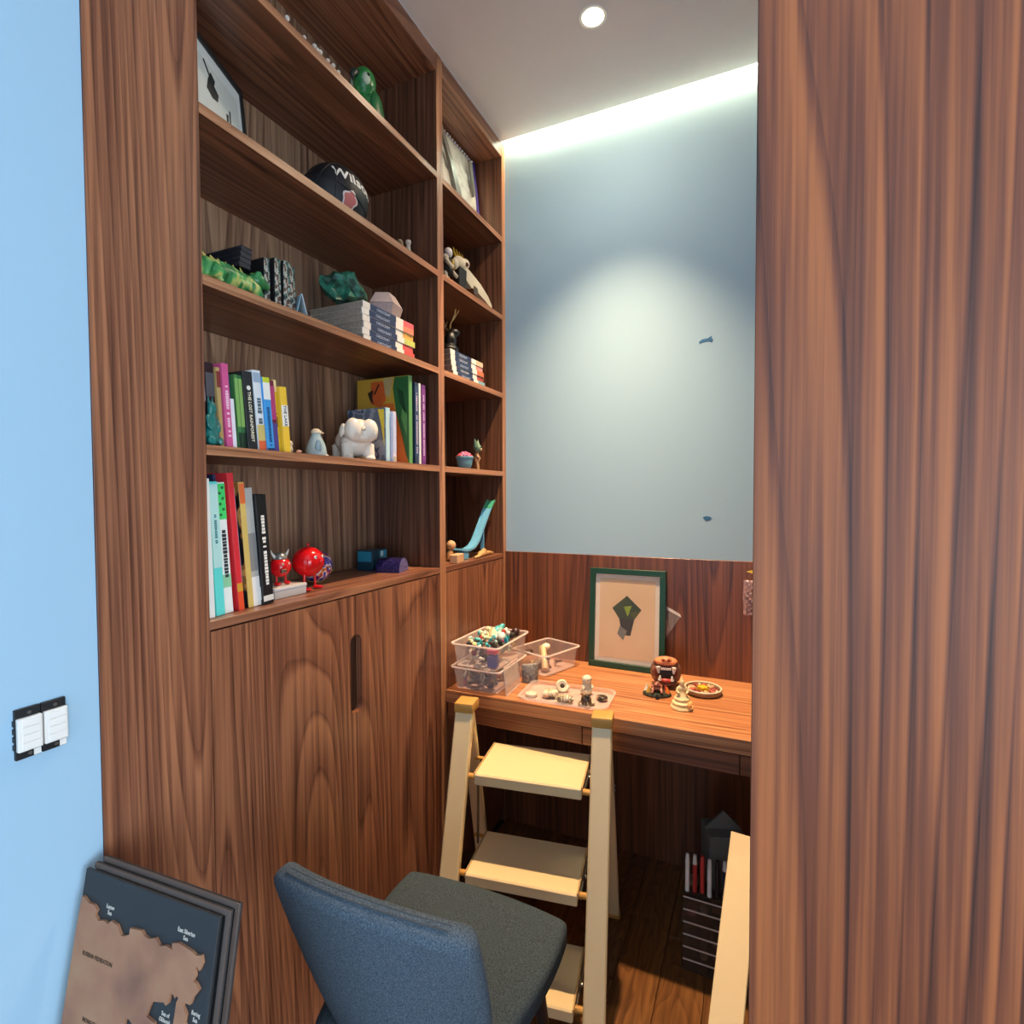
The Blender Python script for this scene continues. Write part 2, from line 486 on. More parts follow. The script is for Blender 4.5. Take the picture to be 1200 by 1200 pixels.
def half_slot(side, xc, za, zb, r, n=6):
    """half capsule notch outline, from top to bottom"""
    pts = []
    for i in range(n+1):
        t = math.pi/2*i/n; pts.append((xc+side*r*math.sin(t), zb-r+r*math.cos(t)))
    for i in range(n+1):
        t = math.pi/2*i/n; pts.append((xc+side*r*math.cos(t), za+r-r*math.sin(t)))
    return pts
gx = 1.153
for (x0, x1, side) in ((BX[0]+0.0025, gx-0.0012, -1), (gx+0.0012, BX[1]-0.002, 1)):
    edge = gx+side*0.0012
    notch = half_slot(side, edge, 0.838, 1.056, 0.021)
    far = x0 if side < 0 else x1
    poly = [(far, 0.082), (far, 1.1635), (edge, 1.1635)] + notch + [(edge, 0.082)]
    ox = (x0+x1)/2
    poly = [(px-ox, pz) for px, pz in poly]
    d = obj('door', prism(B(), poly, 0.0, 0.019), WP, bc)
    d.location = (ox-CABX0, 0.001, 0)
pb('handle_recess', bc, 1.125, 1.182, 1.0225, 1.028, 0.82, 1.075, wood('walnut_dark', 2, '#2c1a12', '#4b2f20', '#5f3d29'))
pb('door', bc, BX2[0]+0.002, BX2[1]-0.002, 1.001, 1.02, 0.082, 1.1635, WP)

# ------------------------------------------------------------------ wardrobe end at the right
wd = thing('wardrobe', 'tall walnut wardrobe end panel filling the right side of the photo', 'wardrobe', (0.55, -0.5, 0))
pb('end_panel', wd, 0.55, 0.585, -0.999, 0.0026, 0, ZC-0.001, WR)
pb('body', wd, 0.585, 1.12, -0.999, -0.012, 0, ZC-0.001, WV)

# ------------------------------------------------------------------ desk
dk = thing('desk', 'walnut desk fitted across the end wall below the blue paint', 'desk', (1.615, 0.0, 0))
pb('desktop', dk, 1.613, 2.1165, -0.999, 0.998, 0.706, 0.75, WY, 0.0015)
ys = [0.994, 0.497, 0.036, -0.46, -0.995]
for a, b in zip(ys, ys[1:]):
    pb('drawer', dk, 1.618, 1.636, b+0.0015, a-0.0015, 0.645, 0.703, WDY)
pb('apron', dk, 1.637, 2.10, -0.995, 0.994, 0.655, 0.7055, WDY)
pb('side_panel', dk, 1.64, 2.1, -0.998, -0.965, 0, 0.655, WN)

# ------------------------------------------------------------------ downlight
dl = thing('ceiling_downlight', 'small glowing round downlight in the pale ceiling', 'downlight', (1.68, 0.48, ZC))
bm = B(); lathe(bm, [(0.034, 0), (0.034, -0.003), (0.043, -0.004), (0.045, 0)], seg=32, cap=False)
obj('trim_ring', bm, WHITE, dl, True)
bm = B(); lathe(bm, [(0.034, -0.0005), (0.03, -0.0045), (0.02, -0.0075), (0.004, -0.009)], seg=32)
obj('lens', bm, emit('lamp_glow', (1.0, 0.86, 0.6, 1), 14), dl, True)

# ------------------------------------------------------------------ switch without cover plate
sw = thing('light_switch', 'white two-gang light switch without cover plate on the blue wall', 'switch', (0.4385, 1.002, 1.083))
for s in (-1, 1):
    cx = s*0.0165
    obj('mounting_frame', bx(cx-0.0158, cx+0.0158, -0.006, 0, -0.038, 0.038, 0.0008), BLACK, sw)
    obj('switch_body', bx(cx-0.0152, cx+0.0152, -0.013, -0.006, -0.025, 0.025, 0.001), WHITE, sw)
    for k in range(4):
        z = -0.0228+k*0.0116
        obj('rocker', bx(cx-0.0105, cx+0.0125, -0.0145, -0.013, z, z+0.0108, 0.0006), WHITE, sw)
    for z in (-0.031, 0.031):
        bm = B(); cyl(bm, (cx+0.001, -0.0055, z), (cx+0.001, -0.0085, z), 0.0026, seg=10)
        obj('screw', bm, STEEL, sw)
    obj('sticker', bx(cx+0.006, cx+0.015, -0.0066, -0.006, -0.037, -0.0275), WHITE, sw)
    bm = B()
    for k in range(4): box(bm, s*0.0325-0.0012, s*0.0325+0.0012, -0.006, 0, -0.022+k*0.012, -0.014+k*0.012)
    obj('side_clip', bm, BLACK, sw)

# ------------------------------------------------------------------ tape scraps on the far wall
BLUE_TAPE = plain('#2f6d9c', 0.6)
t = thing('tape_scrap', 'torn blue tape scrap high on the pale blue end wall', 'tape', (2.1285, 0.177, 2.013))
obj('strip', prism(B(), [(-0.022, -0.012), (-0.01, -0.006), (0.014, -0.008), (0.021, -0.014), (0.024, -0.006), (0.012, 0.002), (-0.008, 0.004), (-0.022, 0.012), (-0.02, 0.003), (-0.026, -0.002)], -0.0012, 0, 'YZ'), BLUE_TAPE, t)
t = thing('tape_scrap', 'small blue tape scrap low on the end wall above the walnut panel', 'tape', (2.1285, 0.167, 1.349))
obj('strip', prism(B(), [(-0.016, 0.001), (-0.006, -0.008), (0.004, -0.009), (0.016, 0.002), (0.006, 0.007), (-0.006, 0.006)], -0.0012, 0, 'YZ'), BLUE_TAPE, t)

# ------------------------------------------------------------------ stack of map panels leaning at the wall corner
A0 = Vector((0.487, 0.985, 0.835)); hx = Vector((0.065, -0.998, 0)).normalized()
tilt = 0.18
nh = Vector((-0.998, -0.065, 0)).normalized()
dn = nh*tilt - Vector((0, 0, math.sqrt(1-tilt*tilt)))
nf = hx.cross(-dn).normalized()          # towards the viewer
def panel_matrix(shift, side):
    o = A0 - nf*shift + hx*side
    k = o.z/(-dn.z)
    base = o + dn*k
    m = Matrix(((hx.x, -dn.x, nf.x, base.x), (hx.y, -dn.y, nf.y, base.y), (hx.z, -dn.z, nf.z, base.z), (0, 0, 0, 1)))
    return m, k
MAPB = plain('#2b2c2e', 0.55, 0.12, scale=12)
MAPE = plain('#5a4c45', 0.5, 0.1)
m0, Lm = panel_matrix(0, 0)
WLAND = multi('map_wood', [(0.3, '#8a5d48'), (0.5, '#a87657'), (0.7, '#b48863')], 9, 0.6, 4, constant=False)
mp = thing('wooden_map', 'dark panel with brown wooden relief map, front of the leaning stack', 'map', m0.translation, m0.to_euler())
obj('board', bx(0, 0.292, 0, Lm, -0.006, 0, 0.001), MAPB, mp)
land = [(0.262,0.1513),(0.2555,0.1437),(0.2566,0.1329),(0.2485,0.1249),(0.249,0.1195),(0.2619,0.1188),(0.2649,0.1096),(0.27,0.1028),(0.2751,0.0961),(0.2675,0.0899),(0.2617,0.0884),(0.265,0.0822),(0.2629,0.0743),(0.2648,0.0674),(0.2707,0.0732),(0.2751,0.0625),(0.2716,0.0528),(0.2609,0.0557),(0.2521,0.0527),(0.2385,0.0509),(0.2248,0.0491),(0.212,0.0525),(0.2137,0.0608),(0.1997,0.059),(0.1884,0.0631),(0.1779,0.0548),(0.1648,0.0593),(0.1538,0.0577),(0.1472,0.0526),(0.1224,0.0556),(0.1227,0.0647),(0.1127,0.0695),(0.1055,0.0703),(0.0932,0.0584),(0.0795,0.0565),(0.0733,0.0623),(0.0631,0.0602),(0.0503,0.0634),(0.0417,0.0573),(0.0448,0.0494),(0.0356,0.0444),(0.0216,0.0442),(0.0101,0.0385),(0.006,0.0385),(0.004,0.0787),(0.004,0.50),(0.05,0.56),(0.09,0.52),(0.14,0.54),(0.16,0.47),(0.2,0.43),(0.19,0.36),(0.23,0.33),(0.215,0.28),(0.2349,0.24),(0.246,0.2),(0.262,0.18)]
sea = [(0.1887,0.1362),(0.2114,0.1306),(0.2154,0.1337),(0.2198,0.1303),(0.221,0.1203),(0.2234,0.1154),(0.2285,0.116),(0.2309,0.1195),(0.235,0.1152),(0.2381,0.1174),(0.2351,0.1236),(0.235,0.1395),(0.2343,0.1523),(0.2349,0.1596),(0.230,0.19),(0.21,0.215),(0.196,0.2),(0.202,0.175),(0.1976,0.1614),(0.1804,0.1581),(0.184,0.1463)]
lake = [(0.1389,0.1728),(0.1477,0.1723),(0.1558,0.1764),(0.1607,0.1826),(0.155,0.2),(0.142,0.205),(0.1375,0.1898),(0.1391,0.1815)]
fl = lambda P: [(a, Lm-b) for a, b in P]
obj('land_relief', prism(B(), fl(land), 0.0, 0.004, 'XY', [fl(sea), fl(lake)]), WLAND, mp)
PALE = plain('#cfc6ba', 0.6); BURN = plain('#4a3323', 0.7)
for s, u, v, sz, mt, z in (('Laptev\nSea', 0.069, 0.0455, 0.0085, PALE, 0.0002), ('East Siberian\nSea', 0.233, 0.0385, 0.0085, PALE, 0.0002), ('RUSSIAN FEDERATION', 0.062, 0.1145, 0.0085, BURN, 0.0042),
                       ('Sea of\nOkhotsk', 0.2135, 0.152, 0.008, PALE, 0.0002), ('Bering\nSea', 0.2705, 0.134, 0.008, PALE, 0.0002), ('MONGOLIA', 0.068, 0.2011, 0.0085, BURN, 0.0042)):
    lettering(s, sz, mt, mp, (u, Lm-v, z), None, sx=0.8, bold=0.0001)
for i, (sh, sd, lb) in enumerate(((0.0085, 0.007, 'dark wooden panel in the middle of the leaning map stack'), (0.017, 0.014, 'dark wooden panel at the back of the leaning map stack'))):
    m1, L1 = panel_matrix(sh, sd)
    L1 += 0.022*(i+1)*0
    q = thing('wooden_map', lb, 'map', m1.translation, m1.to_euler())
    obj('board', bx(0, 0.296, 0, L1+0.007*(i+1), -0.006, -0.002, 0.001), MAPB, q)
    bm = B()
    box(bm, 0.288, 0.296, 0, L1+0.007*(i+1), -0.002, 0.0012, 0.0005); box(bm, 0, 0.288, L1+0.007*(i+1)-0.008, L1+0.007*(i+1), -0.002, 0.0012, 0.0005)
    obj('frame_edge', bm, MAPE, q)

# ------------------------------------------------------------------ step ladder
CAPM = plain('#c9964a', 0.5, 0.06)
def ladder():
    L = thing('step_ladder', 'cream metal step ladder with tan end caps standing before the desk', 'step ladder', (1.255, 0.580, 0), (0, 0, math.atan2(-0.987, 0.16)))
    def bar(p0, p1, w, t, bev=0.004):
        p0, p1 = Vector(p0), Vector(p1); d = (p1-p0); ln = d.length; z = d.normalized()
        x = Vector((1, 0, 0)); x = (x - z*x.dot(z)).normalized(); y = z.cross(x)
        m = Matrix((x, y, z)).transposed().to_4x4(); m.translation = (p0+p1)/2
        return bx(-w/2, w/2, -t/2, t/2, -ln/2, ln/2, bev, m)
    yr = lambda z: 0.2425*z/0.78
    for s in (-1, 1):
        obj('front_rail', bar((s*0.216, 0.003, 0.008), (s*0.214, 0.2405, 0.772), 0.058, 0.026), CREAM, L)
        obj('rear_leg', bar((s*0.226, 0.478, 0.008), (s*0.216, 0.262, 0.752), 0.046, 0.02), CREAM, L)
        bm = B(); box(bm, s*0.214-0.031, s*0.214+0.031, 0.219, 0.285, 0.757, 0.789, 0.005, seg=2)
        obj('end_cap', bm, CAPM, L, True, label='tan plastic end cap')
        obj('foot', bar((s*0.216, 0.0003, 0.001), (s*0.216, 0.007, 0.022), 0.062, 0.03), CAPM, L)
        obj('foot', bar((s*0.226, 0.480, 0.001), (s*0.226, 0.474, 0.022), 0.05, 0.024), CAPM, L)
    for i, (z, ya, yb) in enumerate(((0.598, 0.172, 0.385), (0.350, 0.087, 0.292), (0.10, 0.008, 0.215))):
        bm = B(); box(bm, -0.162, 0.162, ya, yb, z-0.012, z, 0.003)
        box(bm, -0.162, 0.162, ya-0.002, ya+0.012, z-0.034, z-0.001, 0.003)
        box(bm, -0.162, 0.162, yb-0.012, yb, z-0.026, z-0.006, 0.003)
        st = obj('step', bm, CREAM, L)
        for s in (-1, 1): obj('edge_trim', bx(s*0.1625-0.002, s*0.1625+0.002, ya+0.002, yb-0.002, z-0.016, z+0.0012), plain('#b99a68', 0.5), st)
        bm = B(); cyl(bm, (-0.2, yr(z)+0.004, z-0.018), (0.2, yr(z)+0.004, z-0.018), 0.0085, seg=12)
        obj('front_rod', bm, TAN, L, True)
        yl = 0.262+(0.752-z)/0.744*0.216
        if i < 2:
            bm = B(); cyl(bm, (-0.205, min(yl, yb), z-0.020), (0.205, min(yl, yb), z-0.020), 0.006, seg=10)
            obj('rear_rod', bm, TAN, L, True)
        for s in (-1, 1):
            bm = B()
            for yy in (ya+0.03, (ya+yb)/2, yb-0.03): cyl(bm, (s*0.163, yy, z-0.02), (s*0.174, yy, z-0.02), 0.005, seg=8)
            box(bm, s*0.168-0.002, s*0.168+0.002, ya+0.02, yb-0.02, z-0.028, z-0.012)
            obj('hinge_bracket', bm, STEEL, st)
    for s in (-1, 1):
        bm = B(); cyl(bm, (s*0.183, 0.27, 0.56), (s*0.183, 0.262, 0.325), 0.004, seg=8)
        obj('link_bar', bm, plain('#7a6a55', 0.4, metal=0.6), L, True)
        for z in (0.52, 0.535):
            bm = B(); cyl(bm, (s*0.238, 0.33, z), (s*0.246, 0.33, z), 0.004, seg=8)
            obj('rivet', bm, STEEL, L)
ladder()

# ------------------------------------------------------------------ chair
FAB = fabric('slate_fabric_daylit', '#37424e', '#65737f')  # lighter and bluer than the seat: daylight on the back painted in
FABS = fabric('slate_grey_fabric', '#2b343a', '#515d64')
def rounded_slab(w, h, thick, k, n=18, f=None):
    """square grid squeezed to a rounded outline, solidified; f(u,v)->offset"""
    bm = B(); vs = []
    for j in range(n+1):
        row = []
        for i in range(n+1):
            u, v = -1+2*i/n, -1+2*j/n
            uu = u*math.sqrt(1-k*v*v/2); vv = v*math.sqrt(1-k*u*u/2)
            row.append(bm.verts.new(f(uu*w/2, vv*h/2, uu, vv)))
        vs.append(row)
    for j in range(n):
        for i in range(n):
            bm.faces.new((vs[j][i], vs[j][i+1], vs[j+1][i+1], vs[j+1][i]))
    return bm
ch = thing('side_chair', 'blue-grey fabric chair with low curved back, nearest to the viewer', 'chair', (0.925, 0.590, 0), (0, 0, R_(1)))
def fin(o, t):
    md = o.modifiers.new('thickness', 'SOLIDIFY'); md.thickness = t; md.offset = 0
    mb = o.modifiers.new('soft', 'BEVEL'); mb.width = t*0.42; mb.segments = 3; mb.limit_method = 'ANGLE'; mb.angle_limit = R_(50)
    for p in o.data.polygons: p.use_smooth = True
seat = obj('seat', rounded_slab(0.44, 0.46, 0, 0.28, f=lambda x, y, u, v: (x, y*(1.0-0.16*((1-u)/2)**1.5*1.9), 0.438+0.010*(1-u*u)*(1-v*v)+0.006*u)), FABS, ch, True)
fin(seat, 0.062)
def backf(x, y, u, v):
    # x across, y up
    wid = 1.0 - 0.20*(1-(v+1)/2)
    return (-0.178 - 0.042*(v+1) + u*u*(0.034+0.026*(1-v)) + 0.02*max(0, -v)**2*1.2, -x*wid, 0.585+y-0.006*u*u)
back = obj('backrest', rounded_slab(0.435, 0.40, 0, 0.27, f=backf), FAB, ch, True)
fin(back, 0.046)
# twin seams round the rim
for off in (-0.006, 0.006):
    pts = []
    for i in range(40):
        a = -0.35*math.pi/1+ (math.pi*1.7)*i/39
    n = 30
    for i in range(n+1):
        u = -0.82+1.64*i/n
        x = u*0.2175; v = 1.0
        uu = u*math.sqrt(1-0.27/2); vv = math.sqrt(1-0.27*u*u/2)
        p = Vector(backf(uu*0.2175, vv*0.20, uu, vv)); p.x += off; p.z += 0.0004
        pts.append(p)
    obj('seam', tube(B(), pts, 0.0013, 6), plain('#3a4752', 0.9), back)
# under-frame and legs
bm = B(); box(bm, -0.17, 0.17, -0.17, 0.17, 0.388, 0.410, 0.004)
obj('under_frame', bm, BLACK, ch)
for sx in (-1, 1):
    for sy in (-1, 1):
        bm = B(); cyl(bm, (sx*0.19, sy*0.19, 0), (sx*0.15, sy*0.15, 0.40), 0.010, 0.016, 12)
        obj('leg', bm, BLACK, ch, True)
bm = B(); tube(bm, [(-0.18, 0, 0.400), (-0.222, 0, 0.405), (-0.238, 0, 0.44)], 0.03, 10)
obj('back_support', bm, FAB, ch, True)

# ------------------------------------------------------------------ cream board and drawer tower under the desk
p_top = Vector((1.590, 0.019, 0.492)); p_bot = Vector((1.085, 0.078, 0.006))
dz = (p_top-p_bot).normalized(); wv = Vector((0.115, 0.993, 0)); wv = (wv-dz*wv.dot(dz)).normalized(); nv = wv.cross(dz)
m = Matrix((wv, dz, nv)).transposed().to_4x4(); m.translation = p_bot
bd = thing('cream_board', 'flat cream board sloping down from the drawer tower, beside the wardrobe', 'board', p_bot, m.to_euler())
bl = (p_top-p_bot).length
obj('plank', bx(-0.037, 0.037, 0, bl, -0.008, 0.008, 0.002), CREAM, bd)

tw = thing('drawer_tower', 'small clear plastic drawer tower in the shade under the desk', 'drawer tower', (1.75, 0.10, 0))
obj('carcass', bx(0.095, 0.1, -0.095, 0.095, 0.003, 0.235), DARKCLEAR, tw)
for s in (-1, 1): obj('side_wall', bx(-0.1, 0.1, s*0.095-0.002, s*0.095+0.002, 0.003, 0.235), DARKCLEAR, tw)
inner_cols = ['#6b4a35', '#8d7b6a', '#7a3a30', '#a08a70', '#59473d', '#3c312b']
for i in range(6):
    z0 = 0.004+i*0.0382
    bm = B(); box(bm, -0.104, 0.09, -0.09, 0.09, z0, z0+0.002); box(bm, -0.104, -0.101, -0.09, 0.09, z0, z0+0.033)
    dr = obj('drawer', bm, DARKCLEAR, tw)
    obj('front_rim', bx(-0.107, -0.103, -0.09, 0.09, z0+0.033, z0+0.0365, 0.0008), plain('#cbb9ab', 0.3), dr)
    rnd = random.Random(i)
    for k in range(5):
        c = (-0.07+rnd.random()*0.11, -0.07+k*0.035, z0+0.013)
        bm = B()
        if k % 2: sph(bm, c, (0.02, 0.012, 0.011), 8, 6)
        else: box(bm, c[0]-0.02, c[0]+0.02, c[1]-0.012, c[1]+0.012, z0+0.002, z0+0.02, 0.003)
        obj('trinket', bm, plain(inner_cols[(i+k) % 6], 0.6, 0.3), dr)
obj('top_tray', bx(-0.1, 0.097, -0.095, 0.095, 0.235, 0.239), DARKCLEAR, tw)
pen_cols = ['#e8e2da', '#b5302a', '#c33a32', '#ece6de', '#1c1d20', '#1f2a44', '#d9d2c4', '#2b2b2d']
for i, c in enumerate(pen_cols):
    y = 0.08-i*0.021
    pn = thing('marker_pen', ('slim %s marker pen standing on the drawer tower, pen %s from its left end' % ({'#e8e2da': 'white', '#b5302a': 'red', '#c33a32': 'red', '#ece6de': 'white', '#1c1d20': 'black', '#1f2a44': 'navy', '#d9d2c4': 'pale', '#2b2b2d': 'charcoal'}[c], ['first', 'second', 'third', 'fourth', 'fifth', 'sixth', 'seventh', 'eighth'][i])), 'pen', (1.662+0.004*(i % 3), 0.10+y, 0.2395), (0, 0, 0), 'marker pens on the drawer tower')
    bm = B(); cyl(bm, (0, 0, 0), (0, 0, 0.085), 0.0065, seg=10); obj('barrel', bm, plain(c, 0.4), pn, True)
    bm = B(); cyl(bm, (0, 0, 0.085), (0, 0, 0.112), 0.007, 0.005, seg=10); obj('cap', bm, plain('#d8d0c6' if i % 2 else c, 0.4), pn, True)
cb = thing('card_box', 'grey card box standing on the drawer tower behind the cream board', 'box', (1.76, 0.085, 0.2395), (0, 0, R_(20)))
obj('box_body', bx(-0.05, 0.05, -0.055, 0.055, 0, 0.16, 0.002), plain('#5f5a53', 0.7), cb)
obj('lid_flap', prism(B(), [(-0.055, 0.16), (0.055, 0.16), (0.0, 0.215)], -0.004, 0.004, 'YZ'), plain('#6a645c', 0.7), cb)

# ------------------------------------------------------------------ books
PAGES = multi('book_pages', [(0.35, '#cfc6b4'), (0.6, '#e6dfd0')], 300, 0.9, 2, constant=False)
ORD = ['first', 'second', 'third', 'fourth', 'fifth', 'sixth', 'seventh', 'eighth', 'ninth', 'tenth', 'eleventh', 'twelfth', 'thirteenth', 'fourteenth']
def book(label, x, z, t, h, d, color, lean=0, ycover=1.03, group=None, side=None, spine_mat=None, bands=(), text=None, tcol='#f2efe8', tsize=0.008, tz=0.5, rough=0.45, spine=None):
    """upright book, spine towards the room; x,z = lower left corner on the shelf; lean in degrees towards -X"""
    o = thing('book', label, 'book', (x, ycover, z), (0, R_(-lean), 0), group)
    cm = side if side is not None else plain(color, rough)
    sm = spine_mat if spine_mat is not None else plain(spine or color, rough)
    c = 0.0016 if t > 0.01 else 0.001
    obj('cover_board', bx(0, c, 0.001, d, 0, h, 0.0003), cm, o)
    obj('cover_board', bx(t-c, t, 0.001, d, 0, h, 0.0003), plain(color, rough), o)
    obj('spine', bx(0, t, -0.001, 0.0012, 0, h, 0.0005), sm, o)
    obj('pages', bx(c, t-c, 0.0012, d-0.003, 0.002, h-0.003), PAGES, o)
    for (a, b, bc_) in bands:
        obj('spine_band', bx(0.0002, t-0.0002, -0.0016, -0.001, h*a, h*b), plain(bc_, rough), o)
    if text and text.startswith('~'):
        # title too small to read: a run of letter-sized marks
        L_ = float(text[1:]); bm = B(); rnd = random.Random(label); q = 0.0
        while q < L_:
            wd_ = tsize*rnd.choice((0.45, 0.55, 0.65, 0.7))
            if rnd.random() > 0.14:
                hh = tsize*rnd.choice((0.32, 0.36, 0.4))
                box(bm, t/2-hh, t/2+hh, -0.0020, -0.0012, h*tz+L_/2-q-wd_*0.8, h*tz+L_/2-q)
            q += wd_
        obj('lettering', bm, plain(tcol, 0.5), o)
    elif text:
        lettering(text, tsize, plain(tcol, 0.5), o, (t/2, -0.0018, h*tz), SPINE, bold=0.00015)
    return o

def laid_out(rows, x0):
    """feet positions so that neighbours with slightly different lean just touch"""
    x = x0
    for i, (lb, t, h, d, c, ln, yc, kw) in enumerate(rows):
        yield lb, x, t, h, d, c, ln, yc, kw
        if i+1 < len(rows):
            hm = min(h, rows[i+1][2]); l2 = rows[i+1][5]
            x += 0.0006 + t/math.cos(R_(ln)) + max(0, hm*(math.tan(R_(l2))-math.tan(R_(ln)))) + 0.0005

# lowest open shelf, books leaning left (thickness, height, depth, colour, lean, spine plane)
z4 = S_Z[4]
blk_art = multi('floral_cover', [(0.0, '#14110f'), (0.47, '#a8763c'), (0.5, '#d9a45a'), (0.53, '#7a3c3a'), (0.56, '#14110f')], 11, 0.4, 2)
g4 = 'leaning books on the lowest open shelf'
row4 = [
 ('thin white book first from the left on the lowest open shelf', 0.012, 0.288, 0.15, '#e6e8e4', 1.5, 1.022, {}),
 ('turquoise spined book on the lowest open shelf', 0.0195, 0.282, 0.16, '#5fd6cf', 2.6, 1.026, dict(bands=((0.36, 0.98, '#b4ddd9'),), text='~0.06', tcol='#3c7f88', tz=0.65, tsize=0.007)),
 ('white spined book with a green spotted top on the lowest open shelf', 0.0195, 0.281, 0.17, '#e8ece9', 3.4, 1.032, dict(bands=((0.72, 0.99, '#43d06c'), (0.2, 0.3, '#8fc9a0')), text='~0.10', tcol='#2a2d33', tz=0.46, tsize=0.012)),
 ('tall navy book with plain spine behind the red one on the lowest shelf', 0.0055, 0.299, 0.19, '#26375a', 3.9, 1.066, {}),
 ('tall bright red book on the lowest open shelf', 0.0135, 0.302, 0.18, '#d8313a', 4.3, 1.030, dict(bands=((0.0, 0.14, '#e4502c'), (0.14, 0.2, '#cf9a35')), rough=0.35)),
 ('thin lilac book wedged right of the red book', 0.0075, 0.272, 0.18, '#b9b7dc', 4.3, 1.040, {}),
 ('thin slate blue book between lilac and floral books', 0.0055, 0.225, 0.18, '#5f7894', 4.3, 1.050, {}),
 ('black floral cover art book with yellow top on the lowest shelf', 0.0135, 0.283, 0.22, '#221c18', 4.3, 1.036, dict(side=blk_art, spine='#d3b765', bands=((0.83, 0.99, '#e6703a'),))),
 ('pale grey book with white foot on the lowest shelf', 0.0215, 0.270, 0.21, '#b9b8b2', 4.2, 1.040, dict(bands=((0.0, 0.25, '#eeece8'), (0.3, 0.62, '#8b8b8a')))),
 ('thick black book with white capitals, last of the leaning row', 0.0275, 0.255, 0.23, '#131418', 4.1, 1.032, dict(text='~0.175', tcol='#f0ece4', tsize=0.0115, tz=0.50, bands=((0.03, 0.08, '#d8d6d0'),))),
]
for lb, x, t, h, d, c, ln, yc, kw in laid_out(row4, 0.7380):
    b = book(lb, x, z4+0.0005, t, h, d, c, ln, yc, g4, **kw)
    if 'spotted' in lb:
        for i in range(6):
            bm = B(); cyl(bm, (0.006+(i % 2)*0.007, -0.0017, 0.212+i*0.0115), (0.006+(i % 2)*0.007, -0.0024, 0.212+i*0.0115), 0.0032, seg=8)
            obj('spot', bm, plain('#1f6b3a', 0.5), b)
    if 'thick black' in lb:
        obj('barcode_label', bx(-0.0006, 0, 0.006, 0.03, 0.012, 0.042), WHITE, b)

# eye-level shelf, left group
z3 = S_Z[3]
g3 = 'books at the left of the eye-level shelf'
row3 = [
 ('navy book with a white strip, first from the left on the eye-level shelf', 0.0105, 0.168, 0.15, '#1f2238', 2.2, 1.036, dict(bands=((0.55, 0.9, '#cfd2da'),))),
 ('dark maroon book with grey band, eye-level shelf', 0.019, 0.173, 0.16, '#2c1420', 2.4, 1.034, dict(bands=((0.6, 0.88, '#57535a'),), text='~0.05', tcol='#a09aa0', tsize=0.008, tz=0.35)),
 ('narrow cream and gold book left of the pink one', 0.0085, 0.166, 0.15, '#c2a368', 3.0, 1.028, dict(bands=((0.75, 0.95, '#8b3d36'),))),
 ('pink book with pale lettering on the eye-level shelf', 0.0145, 0.176, 0.16, '#d0568e', 3.4, 1.022, dict(text='~0.11', tcol='#f4c7dc', tsize=0.0085, tz=0.45)),
 ('thin white book right of the pink one', 0.0095, 0.105, 0.15, '#e4e2ec', 3.6, 1.024, {}),
 ('thin dark blue book behind the white book on the eye-level shelf', 0.0055, 0.160, 0.15, '#2d4664', 3.8, 1.040, {}),
 ('first of two slim green books on the eye-level shelf', 0.0085, 0.160, 0.15, '#3f7d43', 4.0, 1.028, dict(bands=((0.0, 0.22, '#1c3527'), (0.3, 0.95, '#7fae5c')))),
 ('second of two slim green books, beside the black rainforest book', 0.0085, 0.160, 0.15, '#2f6a3a', 4.1, 1.028, dict(bands=((0.0, 0.22, '#1a3020'), (0.3, 0.95, '#8ab561')))),
 ('thick black book titled in pale capitals on the eye-level shelf', 0.0235, 0.171, 0.16, '#25282b', 4.4, 1.024, dict(text='THE LOST RAINFOREST', tcol='#f1ead2', tsize=0.0105, tz=0.42)),
 ('tall white and pale blue book right of the black one', 0.0195, 0.178, 0.16, '#e2e8ee', 4.7, 1.022, dict(bands=((0.0, 0.12, '#e0673c'), (0.12, 0.32, '#cfbd74'), (0.85, 0.97, '#9fb4cc')), text='~0.055', tcol='#54676f', tsize=0.013, tz=0.5)),
 ('bright blue book with white and lime top on the eye-level shelf', 0.019, 0.166, 0.16, '#3f9be0', 4.7, 1.018, dict(bands=((0.70, 0.93, '#eef0ee'), (0.93, 1.0, '#c9d433'), (0.0, 0.04, '#1e3a66')), text='~0.085', tcol='#1d4f86', tsize=0.0085, tz=0.34)),
 ('maroon and purple book right of the blue one', 0.0165, 0.164, 0.16, '#6d1d3c', 4.7, 1.024, dict(bands=((0.45, 0.92, '#b23d77'), (0.0, 0.4, '#51408c')))),
 ('slim yellow book with a cream top on the eye-level shelf', 0.0105, 0.168, 0.16, '#edc62e', 4.6, 1.030, dict(bands=((0.84, 1.0, '#f3dda0'),), text='~0.03', tcol='#8a6a14', tsize=0.006, tz=0.45)),
 ('thick yellow book with a white title strip, right end of its row', 0.0185, 0.154, 0.16, '#f0c63a', 4.5, 1.020, dict(bands=((0.40, 0.72, '#f4f2ec'),), text='THE LAKE', tcol='#3a4a5c', tsize=0.011, tz=0.56)),
]
for lb, x, t, h, d, c, ln, yc, kw in laid_out(row3, 0.7415):
    b = book(lb, x, z3+0.0004, t, h, d, c, ln, yc, g3, **kw)
    if 'titled in pale' in lb:
        bm = B(); cyl(bm, (t/2, -0.0012, h*0.79), (t/2, -0.002, h*0.79), 0.005, seg=14); obj('emblem', bm, WHITE, b)

